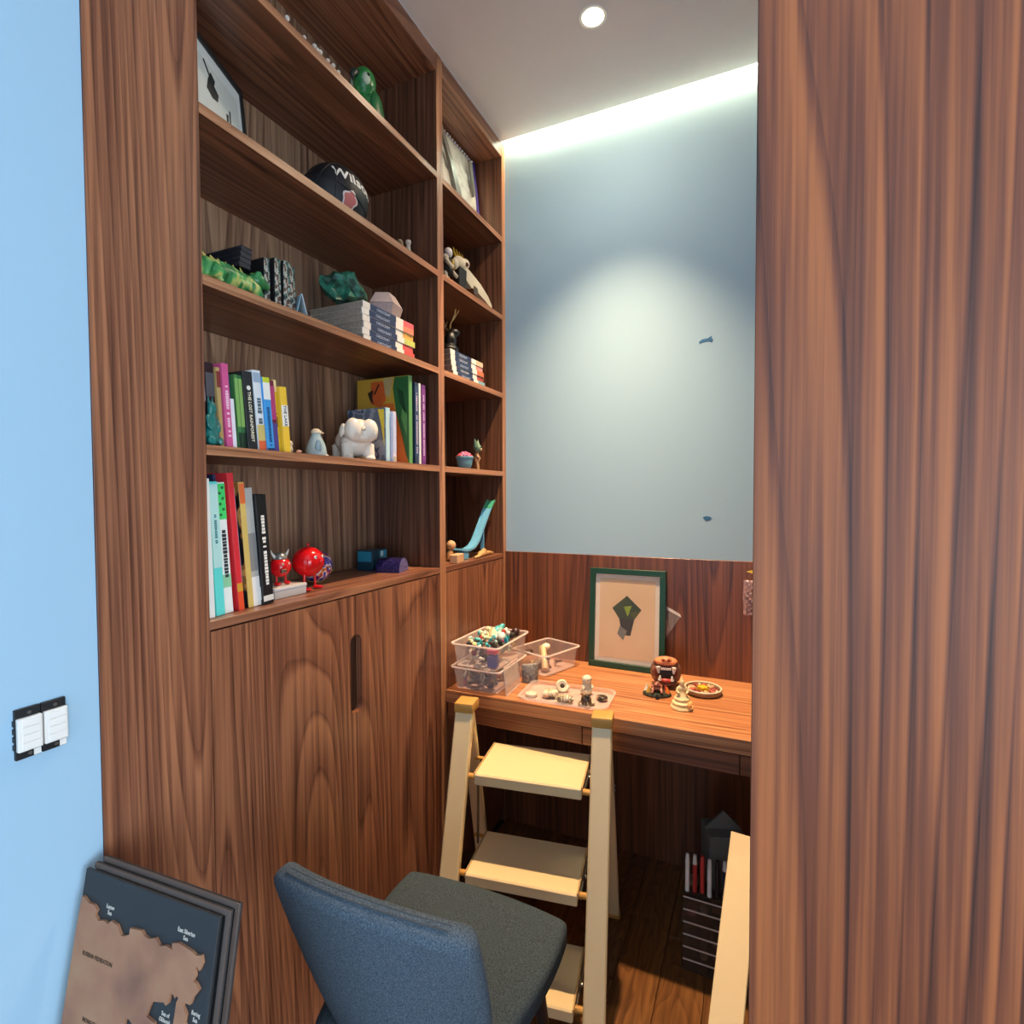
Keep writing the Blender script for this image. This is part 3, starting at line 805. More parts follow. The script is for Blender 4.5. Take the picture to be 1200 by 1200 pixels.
# eye-level shelf, right group: big art book, low books, spines
# colour fields of the big cover: green over orange (flat print)
o = thing('art_book', 'tall picture book with green and orange cover standing turned on the eye-level shelf', 'book', (1.447, 1.026, z3+0.0003), (0, 0, 0))
obj('pages', bx(0.0017, 0.0163, 0.001, 0.205, 0.002, 0.283), PAGES, o)
obj('cover_board', bx(0.0163, 0.018, 0.0, 0.21, 0, 0.286, 0.0003), plain('#3f7a4a', 0.35), o)
obj('spine', bx(0, 0.018, -0.0012, 0.001, 0, 0.286, 0.0005), plain('#63a05c', 0.35), o)
obj('cover_board', bx(0, 0.0017, 0.001, 0.21, 0, 0.286, 0.0003), plain('#c9a23a', 0.35), o, label='front cover printed in mustard, orange and green')
def patch(name, poly, col, lvl, par):
    return obj(name, prism(B(), poly, -0.0004*lvl, 0, 'YZ'), plain(col, 0.4, 0.15), par)
patch('print_field', [(0.001, 0.002), (0.001, 0.284), (0.055, 0.284), (0.062, 0.25), (0.05, 0.17), (0.03, 0.10), (0.012, 0.03)], '#2f6b3c', 1, o)
patch('print_field', [(0.004, 0.002), (0.12, 0.002), (0.12, 0.20), (0.06, 0.20), (0.045, 0.15), (0.025, 0.09)], '#d9712c', 1, o)
patch('print_field', [(0.06, 0.284), (0.10, 0.284), (0.104, 0.235), (0.075, 0.22)], '#b8a877', 1, o)
patch('print_field', [(0.10, 0.275), (0.15, 0.275), (0.155, 0.205), (0.12, 0.19), (0.09, 0.21)], '#d3622c', 2, o)
patch('print_field', [(0.14, 0.25), (0.165, 0.24), (0.155, 0.215), (0.14, 0.2), (0.145, 0.225)], '#3a2218', 3, o)
patch('print_field', [(0.115, 0.265), (0.12, 0.268), (0.14, 0.235), (0.134, 0.232)], '#3a2218', 3, o)
patch('print_field', [(0.01, 0.16), (0.035, 0.2), (0.045, 0.25), (0.02, 0.235)], '#1f4a2c', 2, o)
patch('print_field', [(0.008, 0.09), (0.03, 0.15), (0.024, 0.19), (0.006, 0.16)], '#5f9a55', 2, o)
for lb, x, t, h, c, bd in (('navy picture book spine right of the green art book', 1.4745, 0.0195, 0.268, '#24344f', ((0.1, 0.95, '#2f4a70'),)), ('slim white book between navy and purple spines', 1.4975, 0.0115, 0.269, '#dfe6ea', ()), ('purple book at the right end of the eye-level shelf', 1.5135, 0.022, 0.268, '#6a2f7d', ((0.05, 0.95, '#7c3a8e'),))):
    book(lb, x, z3+0.0003, t, h, 0.2, c, 0, 1.022, 'spines at the right end of the eye-level shelf', bands=bd, text={'#24344f': '~0.2', '#6a2f7d': '~0.2'}.get(c), tsize=0.009, tcol='#c9b9d9')
grey_cov = multi('grey_blue_cover', [(0.0, '#5f6b80'), (0.45, '#8b93a3'), (0.52, '#44546e'), (0.58, '#a39fb0'), (0.66, '#5b4f74')], 16, 0.4, 2)
o = book('grey and pale blue picture book standing behind the white dog figure', 1.352, z3+0.0003, 0.020, 0.170, 0.15, '#9fd0e2', 0, 1.045, None, side=grey_cov, spine='#a9dcec', bands=((0.05, 0.95, '#bfe3f0'),))
obj('print_field', prism(B(), [(0.006, 0.05), (0.006, 0.165), (0.03, 0.165), (0.018, 0.12)], -0.0005, 0, 'YZ'), plain('#e3cf4a', 0.4), o)
book('white and lilac paperback beside the grey blue picture book', 1.374, z3+0.0003, 0.016, 0.160, 0.14, '#d8d6ee', 0, 1.035, None, bands=((0.0, 0.12, '#b9b4a8'), (0.2, 0.95, '#c7d2f2')))

# encyclopedia stacks, lying flat, spines to the room
NAVY = '#27395f'
PAGES2 = multi('old_book_pages', [(0.35, '#83776a'), (0.6, '#a3978a')], 300, 0.9, 2, constant=False)
def lying(label, x, y, z, L, t, d, ends, group, jig=0.0, tw=0.0):
    o = thing('book', label, 'book', (x+jig, y, z), (0, 0, tw), group)
    cov = plain('#b9b0a2', 0.6)
    obj('cover_board', bx(0, L, 0.001, d, 0, 0.0016, 0.0003), cov, o)
    obj('cover_board', bx(0, L, 0.001, d, t-0.0016, t, 0.0003), cov, o)
    obj('pages', bx(0.002, L-0.002, 0.001, d-0.002, 0.0016, t-0.0016), PAGES2, o)
    obj('spine', bx(0, L, -0.0012, 0.0012, 0, t, 0.0006), WHITE, o)
    obj('spine_band', bx(L*0.125, L*0.62, -0.0018, -0.0012, 0.0004, t-0.0004), plain(NAVY, 0.5), o, label='navy title band')
    obj('spine_band', bx(L*0.775, L*0.998, -0.0018, -0.0012, 0.0004, t-0.0004), plain(ends, 0.5), o)
    lettering('CHILDCRAFT', t*0.62, plain('#b9c4dc', 0.5), o, (L*0.372, -0.0020, t*0.5), FACE_Y, sx=0.95)
    return o
gA = 'encyclopedia volumes in the large lying stack'
endA = ['#d9534f', '#df5a57', '#c7cf6a', '#e9b054', '#e98a6e', '#d9606a']
nmA = ['red banded encyclopedia, bottom of the large lying stack', 'coral banded encyclopedia second from the bottom of the large stack', 'lime banded encyclopedia third from the bottom of the large stack', 'amber banded encyclopedia third from the top of the large stack', 'salmon banded encyclopedia second from the top of the large stack', 'rose banded encyclopedia, topmost of the large lying stack']
z = S_Z[2]+0.0004
for i in range(6):
    lying(nmA[i], 1.218, 1.018, z, 0.247, 0.0186, 0.20, endA[i], gA, [0.003, -0.002, 0.004, 0, -0.003, 0.002][i], R_([0, 0.5, -0.4, 0.6, -0.5, 0.3][i]))
    z += 0.0189
ZA = z
gB = 'encyclopedia volumes in the small bay stack'
endB = ['#7fb0c4', '#a5473c', '#c9704a', '#d98f8f', '#d9c0a4']
nmB = ['blue banded encyclopedia, bottom of the stack in the narrow bay', 'brick red banded encyclopedia second up in the narrow bay stack', 'orange banded encyclopedia in the middle of the narrow bay stack', 'pink banded encyclopedia fourth up in the narrow bay stack', 'beige banded encyclopedia, topmost in the narrow bay stack']
z = S_Z[2]+0.0004
for i in range(5):
    lying(nmB[i], 1.705, 1.018, z, 0.250, 0.0186, 0.20, endB[i], gB, [0.010, 0.002, -0.004, -0.008, -0.010][i], R_([0, 0.4, -0.6, 0.3, -0.4][i]))
    z += 0.0189
ZB = z

# ------------------------------------------------------------------ lowest open shelf: toys and boxes
RED = plain('#d8151b', 0.16, 0.03)
WHT = plain('#efeae0', 0.4, 0.03)
def ball_toy(name, label, x, y, z, r, leg, horns=False, faceaz=-0.9):
    o = thing(name, label, 'toy', (x, y, z), (0, 0, faceaz))
    zc = leg + r
    bm = B(); lathe(bm, [(r*math.sin(a), -r*math.cos(a)*0.97) for a in [math.pi*(0.02+0.60*i/12) for i in range(13)]], (0, 0, zc), 32)
    obj('lower_body', bm, RED, o, 'full')
    bm = B(); lathe(bm, [(r*1.02*math.sin(a), -r*math.cos(a)) for a in [math.pi*(0.36+0.635*i/14) for i in range(15)]], (0, 0, zc+0.0008), 32)
    obj('upper_body', bm, RED, o, 'full')
    bm = B(); sph(bm, (r*1.0, 0, zc+0.1*r), r*0.17, 12, 8); obj('nose', bm, RED, o, 'full')
    for s in (-1, 1):
        bm = B(); cyl(bm, (0.1*r, s*r*0.52, 0.003), (0.1*r, s*r*0.50, leg+0.35*r), r*0.09, seg=10)
        lg = obj('leg', bm, RED, o, True)
        bm = B(); sph(bm, (0.28*r, s*r*0.56, 0.0045), (r*0.42, r*0.24, 0.0045), 14, 8); obj('foot', bm, RED, lg, 'full')
        bm = B(); sph(bm, (r*0.86, s*r*0.33, zc+0.36*r), r*0.12, 10, 8); e = obj('eye', bm, WHT, o, 'full')
        bm = B(); sph(bm, (r*0.955, s*r*0.34, zc+0.38*r), r*0.055, 8, 6); obj('pupil', bm, BLACK, e, 'full')
    if horns:
        bm = B(); lathe(bm, [(r*0.68, 0), (r*0.66, r*0.25), (r*0.5, r*0.55), (r*0.2, r*0.72), (0.001, r*0.75)], (0, 0, zc+r*0.72), 24)
        obj('helmet', bm, plain('#9b9a94', 0.3, 0.05, metal=0.6), o, 'full', label='grey metal horned helmet')
        for s in (-1, 1):
            pts = [(0, s*r*(0.55+0.42*math.sin(t*1.5)), zc+r*(0.95+0.75*t)) for t in [i/7 for i in range(8)]]
            obj('horn', tube(B(), pts, [r*0.17*(1-0.8*i/7) for i in range(8)], 10), WHT, o, 'full', label='cream curved horn')
        bm = B(); cyl(bm, (r*0.75, s*-r*0.5, zc-r*0.45), (r*1.35, -r*0.6, zc-r*0.25), r*0.08, seg=8)
        bm2 = obj('hammer', bm, STEEL, o); 
        bm = B(); box(bm, r*1.2, r*1.45, -r*0.85, -r*0.4, zc-r*0.35, zc-r*0.1, 0.001); obj('hammer_head', bm, STEEL, bm2)
    else:
        bm = B(); tube(bm, [(0, 0, zc+r*0.95), (0, 0, zc+r*1.12)], r*0.035, 8); sph(bm, (0, 0, zc+r*1.15), r*0.10, 10, 8)
        obj('top_knob', bm, RED, o, 'full')
    return o
SL = thing('white_slab', 'grey and white slab under the horned red toy', 'box', (0.985, 1.100, z4+0.0003), (0, 0, R_(2)))
obj('slab_body', bx(-0.052, 0.052, -0.040, 0.040, 0, 0.020, 0.001), plain('#b9b7b8', 0.5), SL)
obj('slab_lid', bx(-0.053, 0.053, -0.041, 0.041, 0.020, 0.027, 0.001), plain('#d2d0d0', 0.5), SL)
ball_toy('ball_toy', 'small glossy red ball toy wearing a horned grey helmet', 0.985, 1.095, z4+0.0275, 0.026, 0.019, True, R_(-95))
ball_toy('ball_toy', 'large glossy red ball toy on two legs without helmet', 1.078, 1.095, z4+0.0003, 0.0405, 0.034, False, R_(-84))
# patterned ball
pb_ = thing('patterned_ball', 'purple and orange swirl patterned ball behind the large red toy', 'ball', (1.176, 1.165, z4+0.0003))
swirl = multi('swirl_print', [(0.0, '#3b2a86'), (0.42, '#6a55b0'), (0.47, '#e9e2ee'), (0.52, '#e58a2c'), (0.56, '#b03a5a'), (0.60, '#3a2f8f'), (0.70, '#e9e2ee')], 38, 0.3, 1.5)
bm = B(); sph(bm, (0, 0, 0.047), 0.047, 32, 20); obj('ball', bm, swirl, pb_, 'full')
for i in range(3):
    pts = [Vector((0.0475*math.cos(a), 0.0475*math.sin(a), 0)) for a in [2*math.pi*k/40 for k in range(40)]]
    mm = Euler((R_(60*i), R_(25+50*i), 0)).to_matrix()
    obj('seam', tube(B(), [mm @ p + Vector((0, 0, 0.047)) for p in pts], 0.0008, 6, True), plain('#e2c34c', 0.4), pb_)
# blue box and purple half round
c = thing('printed_box', 'small dark teal printed box at the right end of the lowest open shelf', 'box', (1.470, 1.200, z4+0.0003), (0, 0, R_(6)))
obj('box_body', bx(-0.045, 0.045, -0.03, 0.03, 0, 0.068, 0.0015), plain('#14394c', 0.35), c)
obj('print_panel', bx(-0.0456, -0.045, -0.026, 0.026, 0.03, 0.064), plain('#2a83a0', 0.35), c)
obj('print_panel', bx(0.0, 0.043, -0.0306, -0.03, 0.034, 0.064), plain('#2f93b8', 0.35), c)
obj('print_patch', bx(0.006, 0.02, -0.0312, -0.0306, 0.045, 0.062), plain('#cfe6ee', 0.35), c)
h_ = thing('half_round_holder', 'deep purple half-round glitter block before the teal printed box', 'holder', (1.455, 1.105, z4+0.0003), (0, 0, R_(16)))
arc = [(0.045*math.cos(math.pi*i/16), 0.045*math.sin(math.pi*i/16)) for i in range(17)]
obj('half_round', prism(B(), [(a-0.0, b) for a, b in arc], -0.040, 0.040, 'XZ'), multi('glitter_purple', [(0.3, '#131130'), (0.6, '#272259'), (0.8, '#4d4789')], 160, 0.25, 2, constant=False), h_, True)
obj('end_face', prism(B(), [(a*0.97, b*0.97+0.0005) for a, b in arc], -0.0412, -0.040, 'XZ'), multi('glitter_lilac', [(0.3, '#3d3a72'), (0.6, '#6f6aa3'), (0.8, '#a9a5cc')], 160, 0.3, 2, constant=False), h_)

# ------------------------------------------------------------------ eye-level shelf figures
TEAL = plain('#1f6f6a', 0.35, 0.15, scale=25)
t = thing('teal_figurine', 'dark teal seated figurine before the left books on the eye-level shelf', 'figurine', (0.7480, 1.0185, z3+0.0005), (0, 0, R_(-70)))
t.scale = (0.52, 0.72, 1.0)
blob('body', [((0, 0, 0.018), (0.024, 0.026, 0.019)), ((0, 0, 0.045), (0.019, 0.021, 0.026)), ((0.004, 0, 0.075), (0.0155, 0.0155, 0.016)), ('limb', [(0, 0.018, 0.058), (0.012, 0.024, 0.040), (0.022, 0.012, 0.032)], [0.007, 0.0065, 0.006]), ('limb', [(0, -0.018, 0.058), (0.012, -0.024, 0.040), (0.022, -0.012, 0.032)], [0.007, 0.0065, 0.006]),
   ('limb', [(0, 0.016, 0.012), (0.02, 0.026, 0.010), (0.028, 0.012, 0.008)], [0.009, 0.008, 0.007]), ('limb', [(0, -0.016, 0.012), (0.02, -0.026, 0.010), (0.028, -0.012, 0.008)], [0.009, 0.008, 0.007]), ((0.016, 0, 0.072), (0.006, 0.006, 0.005)), ((-0.002, 0.009, 0.092), (0.004, 0.003, 0.010)), ((-0.002, -0.009, 0.092), (0.004, 0.003, 0.010))], TEAL, t, 0.0025)
t = thing('tiny_shell_figure', 'tiny cream figure right of the yellow books on the eye-level shelf', 'figurine', (0.968, 1.040, z3+0.0003), (0, 0, R_(-60)))
blob('body', [((0, 0, 0.010), (0.010, 0.008, 0.010)), ((0.003, 0, 0.024), (0.007, 0.007, 0.008)), ((-0.008, 0, 0.008), (0.008, 0.006, 0.007))], plain('#e0cdb2', 0.6), t, 0.0018)
bm = B(); sph(bm, (0.022, 0.006, 0.005), (0.007, 0.006, 0.005), 12, 8); obj('pink_bead', bm, plain('#c98f7a', 0.5), t, 'full')
# pale blue penguin-like bottle
t = thing('ceramic_penguin', 'pale blue-grey ceramic penguin with cream cap between books and white dog', 'figurine', (1.098, 1.080, z3+0.0003), (0, 0, R_(-40)))
t.scale = (0.74, 0.78, 0.98)
bm = B(); lathe(bm, [(0.034, 0.0), (0.038, 0.004), (0.036, 0.02), (0.031, 0.036), (0.022, 0.05), (0.0165, 0.058), (0.0165, 0.064)], seg=28)
obj('body', bm, plain('#a9bfc6', 0.22, 0.06), t, True)
for s in (-1, 1):
    bm = B(); sph(bm, (0.004, s*0.034, 0.022), (0.012, 0.005, 0.024), 12, 8, (R_(-14*s), 0, 0)); obj('wing', bm, plain('#8fa9b3', 0.25), t, 'full')
    bm = B(); sph(bm, (0.028, s*0.014, 0.004), (0.014, 0.009, 0.004), 10, 6); obj('foot', bm, plain('#d9d6cb', 0.3), t, 'full')
bm = B(); lathe(bm, [(0.016, 0.0635), (0.0185, 0.066), (0.016, 0.073), (0.008, 0.077), (0.001, 0.078)], seg=20); obj('cap', bm, plain('#e3d2b8', 0.5), t, True)
bm = B(); cyl(bm, (0.014, 0, 0.068), (0.028, 0, 0.066), 0.005, 0.001, 8); obj('beak', bm, plain('#d8c3a2', 0.5), t, True)
# white ceramic bulldog
t = thing('ceramic_bulldog', 'white ceramic bulldog figure standing on the eye-level shelf', 'figurine', (1.268, 1.095, z3+0.0003), (0, 0, R_(-118)))
CER = plain('#efe7da', 0.22, 0.02)
blob('body', [((-0.025, 0, 0.060), (0.060, 0.048, 0.042)), ((0.012, 0, 0.052), (0.036, 0.048, 0.040)), ((0.034, 0, 0.086), (0.034, 0.050, 0.036)),
   ((0.054, 0.0245, 0.088), (0.023, 0.0255, 0.034)), ((0.054, -0.0245, 0.088), (0.023, 0.0255, 0.034)), ((0.046, 0, 0.064), (0.022, 0.034, 0.012)),
   ('limb', [(0.024, 0.031, 0.05), (0.030, 0.033, 0.006)], [0.019, 0.017]), ('limb', [(0.024, -0.031, 0.05), (0.030, -0.033, 0.006)], [0.019, 0.017]), ('limb', [(-0.055, 0.030, 0.05), (-0.057, 0.032, 0.006)], [0.020, 0.015]), ('limb', [(-0.055, -0.030, 0.05), (-0.057, -0.032, 0.006)], [0.020, 0.015]),
   ((0.036, 0.033, 0.007), (0.019, 0.017, 0.007)), ((0.036, -0.033, 0.007), (0.019, 0.017, 0.007)), ((-0.055, 0.032, 0.006), (0.017, 0.015, 0.006)), ((-0.055, -0.032, 0.006), (0.017, 0.015, 0.006)), ((-0.088, 0, 0.078), (0.008, 0.007, 0.007))], CER, t, 0.0026)
for s in (-1, 1):
    bm = B(); sph(bm, (0.030, s*0.049, 0.086), (0.016, 0.008, 0.021), 14, 10, (R_(12*s), 0, 0)); obj('ear', bm, CER, t, 'full')
bm = B(); sph(bm, (0.068, 0, 0.090), (0.005, 0.008, 0.006), 10, 8); obj('nose', bm, plain('#dccfbd', 0.3), t, 'full')
t = thing('pebble', 'tiny brown pebble between the paws of the white bulldog', 'pebble', (1.250, 1.048, z3+0.0003))
bm = B(); sph(bm, (0, 0, 0.006), (0.008, 0.007, 0.006), 12, 8); obj('stone', bm, plain('#8a6a3c', 0.4, 0.3), t, 'full')

# ------------------------------------------------------------------ third shelf: striped lizard, dark books, card, stones
z2 = S_Z[2]
GRN = multi('striped_green', [(0.0, '#1f5a30'), (0.45, '#2f7d45'), (0.55, '#57a35a'), (0.63, '#c3c06a'), (0.7, '#2f7d45')], 26, 0.35, 1.2, constant=False, stretch=(2.2, 0.7, 0.7))
t = thing('green_lizard', 'striped green crouching lizard figure under the dark albums', 'figurine', (0.805, 1.048, z2+0.0003), (0, 0, 0))
blob('body', [('limb', [(-0.075, 0.004, 0.028), (-0.04, 0, 0.033), (0.0, 0, 0.034), (0.04, 0, 0.032), (0.066, -0.002, 0.040)], [0.024, 0.029, 0.030, 0.027, 0.019]), ((0.084, -0.006, 0.052), (0.021, 0.017, 0.017)), ((0.100, -0.009, 0.046), (0.012, 0.012, 0.009)), ((0.078, 0.004, 0.066), (0.008, 0.006, 0.006)), ((0.078, -0.016, 0.066), (0.008, 0.006, 0.006)),
   ('limb', [(0.035, -0.022, 0.034), (0.058, -0.032, 0.020), (0.070, -0.030, 0.006)], [0.015, 0.012, 0.009]), ('limb', [(0.035, 0.022, 0.034), (0.058, 0.032, 0.020), (0.066, 0.032, 0.006)], [0.015, 0.012, 0.009]), ('limb', [(-0.045, -0.024, 0.03), (-0.02, -0.034, 0.022), (-0.03, -0.034, 0.006)], [0.018, 0.013, 0.009]), ('limb', [(-0.045, 0.024, 0.03), (-0.02, 0.034, 0.022), (-0.03, 0.034, 0.006)], [0.018, 0.013, 0.009])], GRN, t, 0.003)
for k in range(7):
    xk = -0.06+k*0.018
    bm = B(); cyl(bm, (xk, 0, 0.058+0.004*math.sin(k)), (xk-0.006, 0, 0.068), 0.004, 0.0008, 6); obj('back_spine', bm, plain('#c9b45a', 0.5), t)
dark_pg = multi('dark_page_edges', [(0.35, '#15151c'), (0.55, '#23242e'), (0.7, '#3a3b44')], 240, 0.6, 2, constant=False, stretch=(0.05, 0.05, 1))
zz = z2+0.0665
for i in range(4):
    o = thing('dark_album', ['lowest of four narrow dark albums lying on the green lizard', 'second narrow dark album up, lying on the green lizard', 'third narrow dark album up, lying on the green lizard', 'topmost narrow dark album of the pile lying on the green lizard'][i], 'album', (0.855, 1.137, zz), (0, 0, R_(-2+1.0*i)), 'dark albums lying on the lizard')
    obj('cover_board', bx(-0.014, 0.014, -0.10, 0.10, 0, 0.0012), plain('#191a22', 0.4), o)
    obj('pages', bx(-0.0135, 0.0135, -0.099, 0.099, 0.0012, 0.0102), dark_pg, o)
    obj('cover_board', bx(-0.014, 0.014, -0.10, 0.10, 0.0102, 0.0114), plain('#262732', 0.3), o)
    zz += 0.0118
comic_art = multi('comic_cover', [(0.0, '#232a2c'), (0.42, '#4a6a66'), (0.48, '#b7b2a6'), (0.53, '#6b4a40'), (0.57, '#2b3434'), (0.63, '#9fbcb8'), (0.7, '#26302f')], 45, 0.35, 3)
for i, (x, t_, hh, yc) in enumerate(((0.9050, 0.0150, 0.112, 1.040), (0.9260, 0.0165, 0.118, 1.030), (0.9480, 0.0190, 0.119, 1.026), (0.9740, 0.0155, 0.117, 1.034))):
    book(['first of four upright comics, right beside the lizard head', 'second upright comic from the lizard, printed grey spine', 'third upright comic from the lizard, thickest and tallest of them', 'fourth upright comic from the lizard, right of the others'][i], x, z2+0.0003, t_, hh, 0.085, '#1b1a1c', 0, yc, 'upright comics on the third shelf', spine_mat=comic_art, rough=0.35)  # near-black cover colour stands in for shade on the left faces
t = thing('folded_card', 'small pale blue tented card right of the upright comics', 'card', (1.008, 1.045, z2+0.0003), (0, 0, R_(-25)))
for s in (-1, 1):
    o = obj('card_leaf', bx(-0.0008, 0.0008, -0.03, 0.03, 0, 0.056), plain('#c5d3da' if s > 0 else '#8fb0bf', 0.5, 0.3, scale=60), t, rot=(0, R_(-14*s), 0))
    o.location = (s*0.014, 0, 0.0004)
MALA = multi('malachite', [(0.25, '#08201a'), (0.45, '#143f33'), (0.6, '#2b7a62'), (0.75, '#0f2c25')], 34, 0.4, 5, constant=False, bump=0.4)
t = thing('green_rock', 'dark green craggy mineral lump lying on the large encyclopedia stack', 'rock', (1.250, 1.108, ZA+0.0003), (0, 0, R_(20)))
def crag(name, r, mat, par, seed, jitter=0.25, loc=(0, 0, 0)):
    bm = B(); bmesh.ops.create_icosphere(bm, subdivisions=3, radius=1)
    rnd = random.Random(seed)
    dirs = [Vector((rnd.gauss(0, 1), rnd.gauss(0, 1), rnd.gauss(0, 1))).normalized() for _ in range(16)]
    for v in bm.verts:
        d = v.co.normalized()
        k = min(1.0/max(0.05, d.dot(q))*(0.60+0.12*(i % 4)) for i, q in enumerate(dirs) if d.dot(q) > 0.2)
        v.co = d*min(1.1, k)*(1+rnd.uniform(-0.05, 0.05)*jitter*4)
    for v in bm.verts:
        v.co = Vector((v.co.x*r[0], v.co.y*r[1], v.co.z*r[2]))
    zm = min(v.co.z for v in bm.verts)
    for v in bm.verts: v.co.z = max(v.co.z-zm-0.1*r[2], 0)
    return obj(name, bm, mat, par, False, loc)
crag('lump', (0.080, 0.062, 0.056), MALA, t, 4, 0.9)
crag('base_chip', (0.03, 0.03, 0.012), plain('#8d7a63', 0.7, 0.3), t, 9, loc=(0.052, -0.035, 0))
t = thing('faceted_block', 'pinkish grey faceted stone box on the right of the large encyclopedia stack', 'ornament', (1.392, 1.078, ZA+0.0003), (0, 0, R_(12)))
STN = plain('#a8989a', 0.7, 0.22, scale=120)
def hexa(bm, r0, r1, z0, z1, n=5, ph=0.3):
    a = [bm.verts.new((r0*math.cos(ph+2*math.pi*i/n), r0*math.sin(ph+2*math.pi*i/n), z0)) for i in range(n)]
    b = [bm.verts.new((r1*math.cos(ph+2*math.pi*i/n), r1*math.sin(ph+2*math.pi*i/n), z1)) for i in range(n)]
    for i in range(n): bm.faces.new((a[i], a[(i+1) % n], b[(i+1) % n], b[i]))
    bm.faces.new(a); bm.faces.new(b)
    return bm
obj('lower_block', hexa(B(), 0.046, 0.060, 0.0, 0.040), STN, t)
obj('upper_block', hexa(B(), 0.060, 0.036, 0.0415, 0.078), plain('#b3a3a4', 0.7, 0.22, scale=120), t)

# ------------------------------------------------------------------ second shelf: picture, ball, small bits
z1 = S_Z[1]
t = thing('framed_picture', 'black framed white picture leaning at the left end of the ball shelf', 'picture', (0.884, 1.165, z1+0.0004), (R_(-5), 0, R_(22)))
W_, H_ = 0.136, 0.275
for a in ((-W_, W_, 0.0, 0.014), (-W_, W_, H_-0.016, H_), (-W_, -W_+0.014, 0.014, H_-0.016), (W_-0.014+0.0, W_, 0.014, H_-0.016)):
    obj('frame_bar', bx(a[0], a[1], -0.016, 0.004, a[2], a[3], 0.001), plain('#2c2d2e', 0.4), t)
obj('mount', bx(-W_+0.012, W_-0.006, -0.012, 0.002, 0.006, H_-0.012), plain('#f3f3ee', 0.6, 0.02), t)
obj('print', bx(-W_+0.05, W_-0.030, -0.0128, -0.012, 0.03, H_-0.045), plain('#e4e5dd', 0.6, 0.05), t)
INK = plain('#2b2c2c', 0.6)
for i, poly in enumerate(([(-0.03, 0.165), (-0.01, 0.155), (0.012, 0.16), (0.018, 0.18), (0.002, 0.19), (0.008, 0.205), (-0.008, 0.215), (-0.022, 0.19)], [(-0.036, 0.225), (-0.012, 0.196), (-0.008, 0.2), (-0.03, 0.229)], [(0.058, 0.11), (0.063, 0.11), (0.066, 0.175), (0.061, 0.175)], [(0.046, 0.12), (0.05, 0.12), (0.056, 0.16), (0.046, 0.158)])):
    obj('ink_mark', prism(B(), poly, -0.0134, -0.0128, 'XZ'), INK, t)
# basketball
BC = Vector((1.247, 1.14, z1+0.0965)); BR = 0.096
t = thing('basketball', 'black mini basketball with white lettering on the second shelf', 'ball', (BC.x, BC.y, z1+0.0005))
RUB = plain('#17191f', 0.5, 0.2, scale=400, bump=0.3)
bm = B(); sph(bm, (0, 0, BR), BR, 48, 32); obj('ball', bm, RUB, t, 'full')
def on_ball(lon, lat, r):
    return Vector((r*math.cos(lat)*math.sin(lon), -r*math.cos(lat)*math.cos(lon), r*math.sin(lat)+BR))
for i, (ax, ay) in enumerate(((20, 15), (110, 15), (65, 100))):
    mm = Euler((R_(ax), R_(ay), R_(20))).to_matrix()
    pts = [mm @ Vector(((BR+0.0002)*math.cos(a), (BR+0.0002)*math.sin(a), 0)) + Vector((0, 0, BR)) for a in [2*math.pi*k/60 for k in range(60)]]
    obj('seam', tube(B(), pts, 0.0016, 6, True), plain('#0c0d10', 0.5), t)
me = text_mesh('Wilson', 0.043, 0.0004, 'LEFT', 0.0010)
for v in me.vertices:
    lon = R_(-52)+v.co.x/BR*1.15; lat = R_(24)+v.co.y/BR*1.0-(v.co.x/BR)*0.20
    v.co = on_ball(lon, lat, BR+0.0008+v.co.z)
link_mesh('lettering', me, WHT, t)
def ball_patch(poly, lon0, lat0, lvl, mat, nm):
    bm = B()
    prism(bm, poly, 0, 0.0004, 'XY')
    bmesh.ops.subdivide_edges(bm, edges=bm.edges, cuts=2, use_grid_fill=True)
    for v in bm.verts: v.co = on_ball(lon0+v.co.x/BR, lat0+v.co.y/BR, BR+0.0004+lvl*0.0006+v.co.z)
    obj(nm, bm, mat, t)
sh1 = [(0.024*(1+0.12*math.cos(5*a))*math.cos(a), 0.026*(1+0.12*math.cos(5*a))*math.sin(a)) for a in [2*math.pi*k/30 for k in range(30)]]
ball_patch(sh1, R_(-20), R_(-20), 0, plain('#e3d3cf', 0.5), 'emblem_border')
ball_patch([(a*0.8, b*0.8) for a, b in sh1], R_(-20), R_(-20), 1, plain('#c9736e', 0.5), 'emblem')
t = thing('tiny_animal', 'tiny brown and cream toy animal near the divider on the ball shelf', 'figurine', (1.405, 1.022, z1+0.0003), (0, 0, R_(30)))
blob('body', [((0, 0, 0.018), (0.022, 0.010, 0.010)), ((0.024, 0, 0.026), (0.010, 0.008, 0.009)), ('limb', [(0.012, 0.006, 0.014), (0.012, 0.006, 0.001)], 0.0035), ('limb', [(0.012, -0.006, 0.014), (0.012, -0.006, 0.001)], 0.0035), ('limb', [(-0.014, 0.006, 0.014), (-0.014, 0.006, 0.001)], 0.0035), ('limb', [(-0.014, -0.006, 0.014), (-0.014, -0.006, 0.001)], 0.0035), ((0.03, 0.004, 0.038), (0.003, 0.003, 0.008))], plain('#8e7350', 0.5, 0.4), t, 0.0018)
t = thing('tiny_post', 'tiny white post-like toy beside the toy animal on the ball shelf', 'figurine', (1.446, 1.020, z1+0.0003))
bm = B(); lathe(bm, [(0.008, 0), (0.007, 0.01), (0.006, 0.03), (0.009, 0.034), (0.008, 0.042), (0.001, 0.044)], seg=14); obj('post', bm, plain('#c9c2b6', 0.5), t, True)

